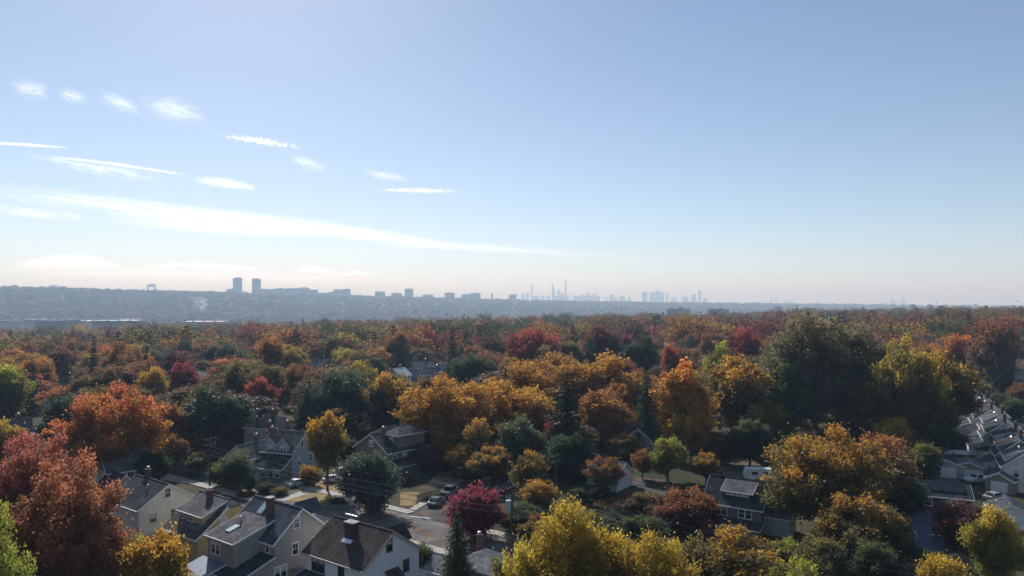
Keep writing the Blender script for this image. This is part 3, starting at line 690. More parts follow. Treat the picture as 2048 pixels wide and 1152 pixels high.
# E: blue-grey house
D2 = (-0.95, 0.312)
E = frame_at('house', 'blue-grey house with sweeping porch roof, twin dormer gables and red chimney', -44.3, 151.0, D2)
gable(E, 0, 8.2, 0, 4.6, 5.6, 9.1, SID['blue'], M_GREYR, over=0.4)
for xx in (2.3, 5.4):
    MB().prism([(-1.35, 4.9), (1.35, 4.9), (1.35, 6.7), (0, 8.1), (-1.35, 6.7)], lambda p, t: (xx+p[0], 1.2+3.3*t, p[1])).build('dormer_wall', SID['blue'], E)
    for s in (-1, 1):
        MB().slab([(xx, 0.9, 8.25), (xx, 4.75, 8.25), (xx+s*1.7, 4.75, 6.5), (xx+s*1.7, 0.9, 6.5)], 0.14).build('dormer_roof', M_GREYR, E)
        MB().prism([(xx, 8.27), (xx+s*1.72, 6.5), (xx+s*1.72, 6.3), (xx, 8.05)], lambda p, t: (p[0], 4.77+0.04*t, p[1])).build('rake_board', M_TRIM, E)
    window(E, 'y+', 4.5, xx, 6.0, 1.2, 1.15, double=True)
shed(E, 0.0, 8.2, 4.62, 4.9, 8.2, 2.9, SID['shingle'], M_DARKR, zb=0.0, wall_name='porch_wall', roof_name='porch_roof')
for xx in (1.0, 2.6, 4.4, 6.2): window(E, 'y+', 8.2, xx, 1.75, 1.0, 1.3)
window(E, 'x-', 0, 1.2, 6.9, 0.8, 1.4); window(E, 'x-', 0, -1.8, 6.9, 0.8, 1.4); window(E, 'x-', 0, 2.2, 3.2, 0.8, 1.5); window(E, 'x-', 0, -1.9, 3.2, 0.8, 1.5)
chimney(E, 6.9, 1.9, 6.8, 9.9, 0.95, 0.8, brickmat('red_brick', (0.24, 0.05, 0.04), (0.19, 0.045, 0.04), (0.2, 0.16, 0.14)))

# F: pale gable left of E
Fh = frame_at('house', 'small pale house with grey gable roof left of the blue-grey house', -57.0, 146.0, (0.38, 0.925))
gable(Fh, 0, 8.5, 0, 3.0, 4.6, 7.0, SID['white'], M_GREYR, over=0.3)
shed(Fh, 0.8, 6.5, -3.02, 3.6, -5.6, 2.6, SID['grey'], M_PALER); window(Fh, 'x-', 0, 0.0, 3.2, 0.9, 1.3); window(Fh, 'y-', -3.0, 7.3, 3.0, 0.9, 1.2)
chimney(Fh, 6.2, 0.5, 6.4, 8.2)
# H: dark hipped houses behind
for (px, py, wz, ang_, lab, roof, ww, ll) in ((538, 826, 9.0, D2, 'dark hip-roofed house under the street lamp arm, behind the blue-grey house', M_DARKR, 7.5, 9.0),
                                  (566, 850, 8.6, D2, 'grey hip-roofed house directly behind the blue-grey house', M_GREYR, 7.0, 8.0)):
    Y = depth_at(py, wz); h = frame_at('house', lab, xat(px, Y), Y, ang_)
    hip(h, -ll/2, ll/2, -ww/2, ww/2, wz-3.2, wz, SID['grey'], roof)
    chimney(h, -1.8, 0.8, wz-1.4, wz+1.0); chimney(h, 2.6, 1.2, wz-1.8, wz+0.8); vent(h, 0.6, 1.3, wz-1.2)
    for q in (-2.4, 0, 2.4): window(h, 'y+', ww/2, q, wz-4.6, 0.9, 1.3)

# G: brown house
G = frame_at('house', 'brown gabled house with hip-roofed upper storey behind the dark holly tree', -30.2, 151.0, (0.65, 0.76))
gable(G, 0, 12.0, 0, 5.5, 5.4, 8.6, SID['brown'], M_DARKR, over=0.45)
hip(G, 3.2, 11.0, -4.9, -0.6, 8.3, 9.8, SID['brown'], M_GREYR, z0=5.5, wall_name='upper_wall', roof_name='upper_roof')
hip(G, 4.0, 11.0, 0.6, 4.6, 7.7, 9.2, SID['brown'], M_DARKR, z0=5.5, wall_name='upper_wall', roof_name='upper_roof')
window(G, 'x-', 0, -0.1, 6.6, 1.2, 1.15, double=True); window(G, 'x-', 0, 2.9, 3.6, 1.0, 1.3); window(G, 'x-', 0, -2.9, 3.6, 1.0, 1.3); window(G, 'x-', 0, 3.6, 1.2, 2.2, 1.2, double=True)
window(G, 'y-', -5.5, 2.0, 3.8, 0.9, 1.2); window(G, 'y-', -5.5, 4.6, 3.8, 0.9, 1.2); window(G, 'x-', 3.2, -2.8, 7.2, 0.8, 0.9)
shed(G, 1.0, 9.0, -5.52, 3.6, -8.0, 2.6, SID['brown'], M_DARKR, wall_name='porch_wall', roof_name='porch_roof'); chimney(G, 2.6, -0.9, 7.6, 9.6)

# I: white garage with double doors
I = frame_at('garage', 'white double-door garage with grey gable roof right of the dark evergreen', 22.2, 138.8, (-0.82, 0.57), cat='garage')
gable(I, 0, 6.5, 0, 3.5, 2.9, 5.2, SID['white'], M_PALER, over=0.35)
for v in (-1.65, 1.65):
    d = MB().box(-0.06, 0.02, v-1.35, v+1.35, 0.05, 2.3).build('door', M_TRIM, I)
    for q in range(4): MB().box(-0.085, -0.055, v-1.3, v+1.3, 0.12+q*0.55, 0.57+q*0.55).build('panel', SID['white'], d)
window(I, 'y+', 3.5, 3.2, 1.8, 0.8, 1.0)

# J: cape house with dormer
J = frame_at('house', 'grey-shingled cape house with dark roof and wide shed dormer, right of the maroon tree', 40.8, 112.3, (-0.83, 0.558))
gable(J, 0, 9.0, 0, 4.0, 4.6, 8.0, SID['shingle'], M_DARKR, over=0.3)
shed(J, 1.7, 6.2, 0.35, 7.75, 3.2, 6.65, M_DARKR, M_GREYR, zb=5.0, wall_name='dormer_wall', roof_name='dormer_roof')
for q in (2.6, 3.5, 4.4, 5.3): window(J, 'y+', 3.2, q, 6.18, 0.55, 0.42)
window(J, 'y+', 4.0, 2.5, 3.45, 1.9, 1.35, double=True); window(J, 'y+', 4.0, 6.3, 3.45, 1.9, 1.35, double=True)
shed(J, -0.2, 9.0, 4.02, 2.45, 6.4, 1.95, SID['shingle'], M_DARKR, wall_name='porch_wall', roof_name='porch_roof', over=0.3)
window(J, 'x-', 0, 0.2, 5.6, 0.8, 1.2); window(J, 'x-', 0, 1.9, 2.4, 0.8, 1.2); vent(J, 1.2, -0.6, 7.5, 0.8)
shed(J, -3.6, -0.05, -3.0, 4.4, 1.5, 3.0, SID['grey'], M_PALER, wall_name='side_wing_wall', roof_name='side_wing_roof'); window(J, 'x-', -3.6, -0.6, 1.9, 0.8, 1.2)

# M: garages in front of the road, bottom centre
Mg = frame_at('garage', 'grey hip-roofed garage at the foot of the utility pole, bottom centre', *gp(976, 1098, 4.4), D1, cat='garage')
hip(Mg, -3.3, 3.3, -2.9, 2.9, 2.7, 4.4, SID['grey'], M_PALER); window(Mg, 'x-', -3.3, 0.2, 1.6, 0.9, 1.0)
chimney(Mg, 2.6, -1.5, 3.0, 5.4, 0.8, 0.6)
Mw = frame_at('garage', 'small white garage half hidden behind the bottom spruce', *gp(893, 1108, 4.0), D1, cat='garage')
gable(Mw, -2.6, 2.6, 0, 2.4, 2.6, 3.8, SID['white'], M_PALER, over=0.25)
Ms = frame_at('shed', 'low cream shed beside the white stucco house', *gp(845, 1122, 2.8), D1, cat='shed')
gable(Ms, -1.8, 1.8, 0, 1.6, 2.1, 2.9, SID['cream'], M_WHITER, over=0.2)

# K: row of houses at the right edge
KD = (0.477, 0.879)
RW = ['white', 'tan', 'white', 'mint', 'white', 'grey', 'white', 'blue', 'white', 'grey', 'white']
RR_ = [M_DARKR, M_SLATE, M_GREYR, M_BROWNR, M_SLATE, M_DARKR, M_GREYR, M_SLATE, M_DARKR, M_GREYR, M_SLATE]
ORD = ['nearest', 'second', 'third', 'fourth', 'fifth', 'sixth', 'seventh', 'eighth', 'ninth', 'tenth', 'eleventh']
WN = {'grey': 'grey', 'tan': 'tan', 'white': 'white', 'mint': 'mint-green', 'blue': 'blue-grey'}
for i in range(11):
    t = -17 + i*12.2; x = 108 + KD[0]*t + R.uniform(-0.8, 0.8); y = 150 + KD[1]*t
    h = frame_at('row_house', WN[RW[i]]+' gabled row house, '+ORD[i]+' from the camera in the row at right edge', x, y, KD, 'row houses at the right edge')
    rz = 8.3+R.uniform(-.3, .3); ez = 5.0
    gable(h, 0, 8.2, 0, 4.2, ez, rz, SID[RW[i]], RR_[i], over=0.35, rake=0.3)
    shed(h, 1.4, 6.6, 0.5, rz-0.25, 3.7, 6.75, SID[RW[i]], RR_[(i+2) % 11], zb=ez, wall_name='dormer_wall', roof_name='dormer_roof')
    for q in (2.5, 5.2): window(h, 'y+', 3.7, q, 6.1, 0.8, 0.9)
    window(h, 'x-', 0, 0.2, 6.3, 0.8, 1.2); window(h, 'x-', 0, 2.1, 3.6, 0.8, 1.3); window(h, 'x-', 0, -2.1, 3.6, 0.8, 1.3); window(h, 'y+', 4.2, 3.0, 3.4, 0.9, 1.3)
    shed(h, 0.8, 6.8, 4.22, 3.4, 7.0+R.uniform(-.4, .8), 2.5, SID[RW[(i+3) % 11]], [M_SLATE, M_GREYR, M_BROWNR, M_DARKR][i % 4], wall_name='porch_wall', roof_name='porch_roof')
    window(h, 'x-', 0.8, 5.6, 1.5, 0.8, 1.1)
    chimney(h, 5.6, -0.7, 7.2, rz+1.3, 0.7, 0.6)
    vent(h, 3.4, 1.2, rz-0.5, 0.5)
# more roofs beyond the row (second row, facing street)
for i in range(6):
    t = 20 + i*16.0; x = 136 + KD[0]*t; y = 140 + KD[1]*t
    h = frame_at('row_house', ['white', 'grey', 'tan'][i % 3]+' gabled house, '+ORD[i]+' nearest behind the right-edge row', x, y, (-KD[1], KD[0]), 'houses behind the right-edge row')
    gable(h, 0, 9, 0, 4.0, 5.0, 7.8, SID[['white', 'grey', 'tan'][i % 3]], [M_DARKR, M_SLATE, M_GREYR][i % 3], over=0.35)
    window(h, 'y+', 4.0, 2.4, 3.2, 0.9, 1.3); window(h, 'y+', 4.0, 6.4, 3.2, 0.9, 1.3); window(h, 'x-', 0, 0, 6.0, 0.8, 1.1); window(h, 'x-', 0, 0, 3.0, 0.9, 1.3); chimney(h, 4.5, 0.8, 6.8, 9)
# outbuildings along the back lane
def outb(px, py, hz, label, d, L, w, ez, wall, roof, cat='garage'):
    x, y = gp(px, py, hz); h = frame_at('garage' if cat == 'garage' else cat, label, x, y, d, cat=cat)
    gable(h, 0, L, 0, w, ez, hz, wall, roof, over=0.25, rake=0.2)
    dd = MB().box(-0.06, 0.02, -w*0.6, w*0.6, 0.05, 2.1).build('door', M_TRIM, h)
    for q in range(3): MB().box(-0.085, -0.055, -w*0.57, w*0.57, 0.15+q*0.65, 0.7+q*0.65).build('panel', M_TRIM, dd)
    return h
KN = (-KD[1], KD[0])
outb(1998, 945, 3.9, 'tan gabled shed in front of the parked white pickup', (0.77, 0.64), 5.0, 2.3, 2.6, SID['tan'], M_GREYR)
outb(1938, 923, 3.8, 'tan garage with pale roof behind the white pickup', KD, 5.5, 3.0, 2.6, SID['tan'], M_PALER)
outb(1890, 918, 3.9, 'grey garage left of the tan garage by the lane', KD, 6.0, 3.4, 2.7, SID['grey'], M_DARKR)
outb(1980, 905, 4.0, 'green-roofed garage under the row houses', (0.77, 0.64), 5.5, 2.6, 2.6, SID['green'], M_GREENR)
outb(1925, 852, 4.2, 'white garage with grey roof half way along the lane', (0.77, 0.64), 6.0, 3.0, 2.8, SID['white'], M_GREYR)
outb(1915, 828, 4.2, 'white garage furthest along the lane under the yellow trees', (0.77, 0.64), 6.0, 3.0, 2.8, SID['white'], M_PALER)
outb(2025, 1010, 4.0, 'slate-roofed white garage below the nearest row houses', KD, 6.0, 3.0, 2.7, SID['white'], M_SLATE)
x, y = gp(1938, 905, 3.0); cp = thing('carport', 'long white flat-roofed carport beyond the tan garage', 'carport', (x, y, 0), ang((0.9, -0.25)))
MB().slab([(-5.2, -1.6, 2.9), (5.2, -1.6, 2.9), (5.2, 1.6, 3.15), (-5.2, 1.6, 3.15)], 0.18).build('roof', M_WHITER, cp)
for sx in (-4.9, 0, 4.9):
    for sy in (-1.4, 1.4): MB().bar((sx, sy, 0), (sx, sy, 2.75), 0.07).build('post', M_TRIM, cp)
# dark-roofed brick house with panels
x, y = gp(1880, 966, 4.6); bh = frame_at('house', 'dark brick bungalow with black roof panels, right of the orange tree', x, y, (-0.92, 0.39))
gable(bh, -4.2, 4.2, 0, 3.4, 3.2, 4.8, brickmat('dark_brick', (0.09, 0.05, 0.04), (0.07, 0.045, 0.04), (0.1, 0.09, 0.08)), M_DARKR, over=0.4)
window(bh, 'y+', 3.4, -1.2, 1.9, 1.2, 1.2, double=True); window(bh, 'y+', 3.4, 2.2, 1.9, 0.9, 1.2)
for q in range(4): MB().slab([(-3.4+q*1.75, 0.6, 4.72), (-1.8+q*1.75, 0.6, 4.72), (-1.8+q*1.75, 2.6, 3.78), (-3.4+q*1.75, 2.6, 3.78)], 0.1).build('solar_panel', surf('panel_glass', (0.012, 0.014, 0.02), 0.15, 0.2, spec=0.6), bh)

# houses showing through the canopy further back
FAR_H = [  # px, roof py, ridge z, length, half width, wall, roof, dir, label
 (874, 694, 9.5, 12, 5.0, 'cream', M_GREYR, (0.95, -0.3), 'cream house highest in the clearing at centre'),
 (842, 722, 8.5, 12, 4.5, 'blue', M_SLATE, (0.9, -0.43), 'blue-grey house with white dormer in the centre clearing'),
 (896, 722, 8.5, 8, 4.0, 'grey', M_GREYR, (0.3, 0.95), 'grey gable end right of the blue-grey clearing house'),
 (798, 736, 7.5, 8, 4.0, 'white', M_WHITER, (0.5, 0.86), 'white house lowest left in the centre clearing'),
 (866, 735, 8.0, 9, 4.2, 'blue', M_SLATE, (0.95, -0.3), 'slate-roofed house lowest in the centre clearing'),
 (1338, 686, 9.0, 16, 6.0, 'white', M_WHITER, (0.98, -0.2), 'white-roofed building beyond the red bush at centre right'),
 (2010, 738, 8.5, 13, 5.0, 'grey', M_SLATE, (0.95, -0.3), 'grey house among trees at the far right edge'),
 (2030, 716, 9.0, 11, 5.0, 'tan', M_GREYR, (0.95, -0.3), 'tan house highest at the far right edge'),
 (1255, 838, 4.6, 9, 4.0, 'white', M_PALER, (0.6, 0.8), 'pale-roofed low building behind the amber trees'),
 (1292, 852, 6.5, 8, 4.0, 'grey', M_SLATE, (0.6, 0.8), 'dark-roofed house left of the red-orange tree'),
 (248, 900, 7.5, 8, 4.0, 'white', M_GREYR, (0.7, 0.7), 'pale house peeping out under the big orange maple'),
 (235, 945, 4.5, 6, 3.2, 'grey', M_BROWNR, (0.8, -0.6), 'low brown-roofed house behind the red maple'),
 (20, 838, 6.5, 9, 4.0, 'white', M_GREYR, (0.8, 0.6), 'pale house at the far left edge below the yellow tree'),
 (1012, 692, 8.5, 11, 4.5, 'white', M_GREYR, (0.9, 0.43), 'white house glimpsed below the broad dark red maple'),
 (408, 742, 7.5, 9, 4.0, 'white', M_PALER, (0.8, -0.6), 'white house glimpsed right of the deep crimson maple'),
 (640, 716, 8.5, 11, 4.5, 'tan', M_SLATE, (0.9, -0.43), 'tan house glimpsed above the dark green oaks'),
 (130, 752, 7.5, 9, 4.0, 'cream', M_BROWNR, (0.7, 0.7), 'cream house glimpsed above the big orange maple'),
 (1975, 716, 9.0, 12, 5, 'white', M_DARKR, (0.5, 0.86), 'white house half hidden at right behind the olive tree'),
]
CLEAR = []
for px, py, rz, Ln, w, wl, rf, d, lab in FAR_H:
    Y = depth_at(py, rz); x = xat(px, Y)
    for _ in range(3):
        gz = float(terrain(x, Y)); Y = depth_at(py, rz+gz); x = xat(px, Y)
    h = thing('house', lab, 'house', (x, Y, float(terrain(x, Y))), math.atan2(d[1], d[0]))
    gable(h, -Ln/2, Ln/2, 0, w, rz-3.0, rz, SID[wl], rf, over=0.4)
    if rz > 5:
        for q in (-Ln*0.3, 0, Ln*0.3): window(h, 'y-', -w, q, rz-4.4, 1.0, 1.4)
        window(h, 'x-', -Ln/2, 0, rz-2.2, 0.9, 1.2); window(h, 'x-', -Ln/2, 1.2, rz-4.6, 0.9, 1.2)
        chimney(h, Ln*0.2, 0.6, rz-0.8, rz+1.0)
    CLEAR.append((px-Ln*0.35*F/Y, px+Ln*0.35*F/Y, py, py+3.2*F/Y, Y))

# ------------------------------------------------------------------ hero trees
def T(name, key, pal, px, top, w, Y, label, gloss=0.02, pal2=None, cat='tree'): return tree(name, key, pal, px, top, w, Y, label, None, gloss, cat, 0.05, pal2=pal2)
T('maple_tree', 'hero_red', 'duskyred', 55, 862, 260, 90, 'dark red maple at left edge behind the rust-red one', pal2='duskyred')
T('maple_tree', 'hero_red', 'dusty', 143, 915, 275, 80, 'broad rust-red maple filling the lower left', pal2='dusty')
T('green_tree', 'hero_yellow', 'lime', -48, 985, 200, 62, 'yellow-green tree in the bottom left corner')
T('maple_tree', 'hero_plane', 'amber', 222, 768, 225, 142, 'big glowing orange-red maple on the left', pal2='coral')
T('small_tree', 'round_b', 'rust', 338, 812, 90, 160, 'small rust-orange tree just right of the big orange maple')
T('oak_tree', 'round_c', 'dark', 430, 770, 150, 168, 'dark green oak right of the big orange maple', 0.06)
T('oak_tree', 'round_a', 'dark', 680, 740, 130, 190, 'dark green oak behind the yellow-topped small tree', 0.06)
T('oak_tree', 'round_c', 'dark', 625, 768, 80, 182, 'dark green oak left behind the yellow-topped small tree', 0.06)
T('oak_tree', 'round_b', 'dark', 772, 752, 110, 186, 'dark green tree with orange crown tips left of the amber trees', 0.05, pal2='amber')
T('small_tree', 'oval_b', 'olive', 655, 828, 92, 137, 'slender yellow-orange topped tree on the dry lawn', pal2='amber')
T('holly_tree', 'dome', 'dark', 740, 905, 130, 122, 'dense dark green domed holly tree beside the road', 0.10)
T('small_tree', 'shrub', 'green', 468, 913, 74, 137, 'small bright green tree by the left utility pole', 0.05)
T('maple_tree', 'shrub', 'maroon', 850, 898, 80, 152, 'low maroon maple in front of the brown house')
T('plane_tree', 'hero_plane', 'amber', 900, 750, 235, 166, 'amber tree leftmost of the big amber group')
T('plane_tree', 'round_a', 'amber', 990, 765, 185, 174, 'amber tree second from left in the amber group')
T('plane_tree', 'hero_plane', 'amber', 1095, 708, 255, 206, 'tall amber tree behind the dark spruce')
T('plane_tree', 'round_c', 'amber', 1200, 708, 200, 206, 'amber tree rightmost of the big amber group')
T('plane_tree', 'round_b', 'amber', 1050, 780, 170, 180, 'low amber tree left of the dark spruce')
T('plane_tree', 'round_b', 'amber', 1200, 785, 140, 178, 'low amber-brown tree right of the dark spruce', pal2='rust')
T('spruce_tree', 'spruce_a', 'dark', 1135, 742, 135, 152, 'tall dark narrow spruce in the amber group', 0.02)
T('evergreen_tree', 'dome', 'dark', 1143, 868, 100, 142, 'near-black rounded evergreen below the tall spruce', 0.02)
T('oak_tree', 'round_c', 'green', 1035, 830, 120, 150, 'glossy green oak above the parked cars', 0.08)
T('oak_tree', 'open_b', 'olive', 955, 838, 70, 150, 'olive upright tree left of the glossy green oak', 0.05, pal2='amber')
T('small_tree', 'open_a', 'olive', 1058, 905, 90, 130, 'thin olive and gold tree behind the transformer pole', 0.04, pal2='amber')
T('maple_tree', 'shrub', 'crimson', 1106, 845, 44, 156, 'small bright crimson tree beside the dark spruce')
T('locust_tree', 'hero_yellow', 'yellow', 1138, 1003, 215, 72, 'bright yellow tree with dark limbs at bottom centre')
T('locust_tree', 'hero_yellow', 'yellow', 1305, 1068, 210, 71, 'yellow-olive tree at bottom right of the bright yellow one', pal2='yellow')
T('locust_tree', 'open_b', 'olive', 1040, 1090, 120, 70, 'small yellow-red tree at bottom left of the bright yellow one', pal2='yellow')
T('cherry_tree', 'dome', 'magenta', 952, 975, 118, 109, 'magenta-red tree by the utility pole')
T('spruce_tree', 'spruce_b', 'dark', 914, 1020, 92, 86, 'narrow grey-green spruce at bottom centre-left', 0.02, pal2='green')
T('maple_tree', 'dome', 'maroon', 1368, 982, 140, 112, 'domed maroon tree left of the cape house', pal2='rust')
T('oak_tree', 'round_c', 'olive', 1480, 1058, 245, 82, 'wide olive-brown tree at bottom right of centre', pal2='amber')
T('green_tree', 'open_b', 'lime', 1600, 1120, 120, 75, 'low yellow-green tree at bottom below the golden-orange tree')
T('maple_tree', 'cone_a', 'flame', 1366, 722, 150, 168, 'tall flame-shaped tree with red top and amber base', pal2='flame')
T('maple_tree', 'oval_b', 'amber', 1392, 825, 75, 160, 'amber and orange tree in front of the flame-shaped one', pal2='amber')
T('small_tree', 'round_c', 'lime', 1335, 872, 100, 145, 'yellow-green rounded tree right of the white garage')
T('small_tree', 'open_a', 'rust', 1285, 900, 60, 146, 'thin orange tree right above the white garage')
T('small_tree', 'shrub', 'brown', 1235, 1000, 110, 126, 'low brown shrub in front of the white garage')
T('small_tree', 'open_b', 'brown', 1212, 915, 90, 133, 'thin brown tree half hiding the white garage', pal2='rust')
T('small_tree', 'round_c', 'brown', 1290, 985, 110, 122, 'low brown-olive tree right of the white garage drive', pal2='olive')
T('small_tree', 'dome', 'dark', 1180, 1035, 120, 112, 'dark low tree behind the bright yellow tree', pal2='green')
T('locust_tree', 'oval_b', 'olive', 1475, 718, 150, 178, 'golden olive tree left of the giant oak', pal2='amber')
T('locust_tree', 'open_a', 'olive', 1440, 690, 90, 205, 'yellow-green tree between the flame tree and giant oak', pal2='lime')
T('oak_tree', 'hero_oak', 'oakolive', 1630, 616, 220, 182, 'giant dark oak breaking the horizon', 0.05, pal2='oakolive')
T('oak_tree', 'hero_oak', 'oakolive', 1712, 640, 160, 186, 'tall olive oak merged with the giant oak on its right', 0.04, pal2='oakolive')
T('oak_tree', 'round_c', 'green', 1580, 720, 120, 176, 'dark green shoulder tree left below the giant oak', 0.04)
T('locust_tree', 'hero_plane', 'olive', 1812, 674, 165, 164, 'tall gold-olive tree right of the giant oak', pal2='yellow')
T('locust_tree', 'round_c', 'olive', 1885, 698, 150, 172, 'gold-olive tree above the row of houses', pal2='amber')
T('locust_tree', 'round_b', 'green', 1855, 790, 120, 160, 'green-olive tree below the gold-olive trees by the lane', pal2='olive')
T('maple_tree', 'hero_plane', 'olive', 1648, 852, 275, 110, 'big golden-orange tree right of the cape house', pal2='amber')
T('small_tree', 'open_b', 'brown', 1755, 872, 150, 118, 'thin brownish-orange tree right of the big golden-orange tree', pal2='rust')
T('green_tree', 'round_c', 'olive', 1715, 985, 200, 97, 'olive and gold tree at bottom right', 0.03, pal2='amber')
T('beech_tree', 'dome', 'maroon', 1920, 1008, 118, 106, 'dark bronze rounded tree in the lower right')
T('locust_tree', 'round_b', 'lime', 1990, 1020, 112, 88, 'bright yellow-lime tree at bottom right', pal2='yellow')
T('locust_tree', 'shrub', 'yellow', 1885, 1118, 110, 84, 'low yellow tree at the bottom right corner', pal2='yellow')
T('maple_tree', 'dome', 'yellow', 318, 1068, 150, 80, 'golden tree with orange top in front of the white house', pal2='amber')
T('green_tree', 'shrub', 'lime', 255, 1100, 70, 80, 'yellow-green bush left of the golden tree')
T('maple_tree', 'shrub', 'green', 500, 950, 30, 136, 'round garden bush beside the blue-grey house porch')
T('shrub', 'shrub', 'rust', 490, 985, 40, 133, 'russet ornamental bush by the driveway', cat='shrub')
T('shrub', 'shrub', 'dark', 685, 1000, 60, 130, 'low dark hedge bush by the yellow-topped tree', cat='shrub')
T('shrub', 'shrub', 'dark', 870, 985, 70, 132, 'dark hedge by the stop sign', cat='shrub')
T('shrub', 'shrub', 'green', 845, 1095, 60, 92, 'green hedge beside the white stucco house', cat='shrub')
T('shrub', 'shrub', 'dark', 1220, 1025, 60, 118, 'dark bush in the shade by the far kerb', cat='shrub')
T('maple_tree', 'round_a', 'crimson', 1068, 657, 128, 310, 'broad dark red maple near the skyline at centre', pal2='red')
T('maple_tree', 'round_c', 'brown', 1098, 690, 100, 290, 'brown-olive tree below the broad dark red maple', pal2='olive')
T('oak_tree', 'round_b', 'dark', 1200, 655, 100, 320, 'dark oak right of the broad dark red maple', pal2='maroon')
T('oak_tree', 'round_c', 'dark', 1285, 668, 80, 290, 'dark oak left of the red bush at centre right')
T('maple_tree', 'round_b', 'red', 1340, 694, 60, 270, 'small bright red tree in front of the white-roofed building', pal2='red')
T('maple_tree', 'round_a', 'crimson', 1490, 655, 80, 300, 'crimson maple left behind the giant oak', pal2='red')
T('oak_tree', 'round_c', 'brown', 1415, 665, 70, 300, 'brown tree left of the crimson maple', pal2='russet')
T('oak_tree', 'round_a', 'dark', 945, 708, 100, 250, 'dark green oak at centre left of the amber trees', 0.05)
T('maple_tree', 'round_b', 'red', 520, 758, 78, 215, 'bright red maple behind the street lamp arm', pal2='red')
T('maple_tree', 'round_c', 'crimson', 365, 722, 82, 240, 'deep crimson maple above the dark green oak at left')
T('maple_tree', 'round_b', 'yellow', 308, 738, 72, 225, 'golden yellow tree left of the deep crimson maple', pal2='amber')
T('spruce_tree', 'spruce_a', 'dark', 188, 672, 36, 270, 'tall dark spruce on the left above the orange maple')
T('spruce_tree', 'spruce_a', 'dark', 905, 650, 40, 330, 'dark spruce right of the centre clearing')
T('spruce_tree', 'spruce_a', 'dark', 1294, 735, 78, 172, 'grey-green spruce right of the amber trees', pal2='green')
T('locust_tree', 'round_b', 'olive', 10, 735, 110, 205, 'olive tree at the left edge in the middle distance', pal2='lime')
T('small_tree', 'round_c', 'yellow', 12, 838, 80, 150, 'yellow tree at the left edge above the red maples', pal2='yellow')
T('maple_tree', 'round_a', 'russet', 540, 675, 70, 300, 'russet-orange rounded tree below the twin towers', pal2='rust')
T('maple_tree', 'oval_a', 'orange', 1915, 668, 75, 290, 'orange tree above the row of houses at right')
T('oak_tree', 'round_a', 'brown', 1985, 640, 110, 270, 'large russet-brown tree near the right edge', pal2='russet')

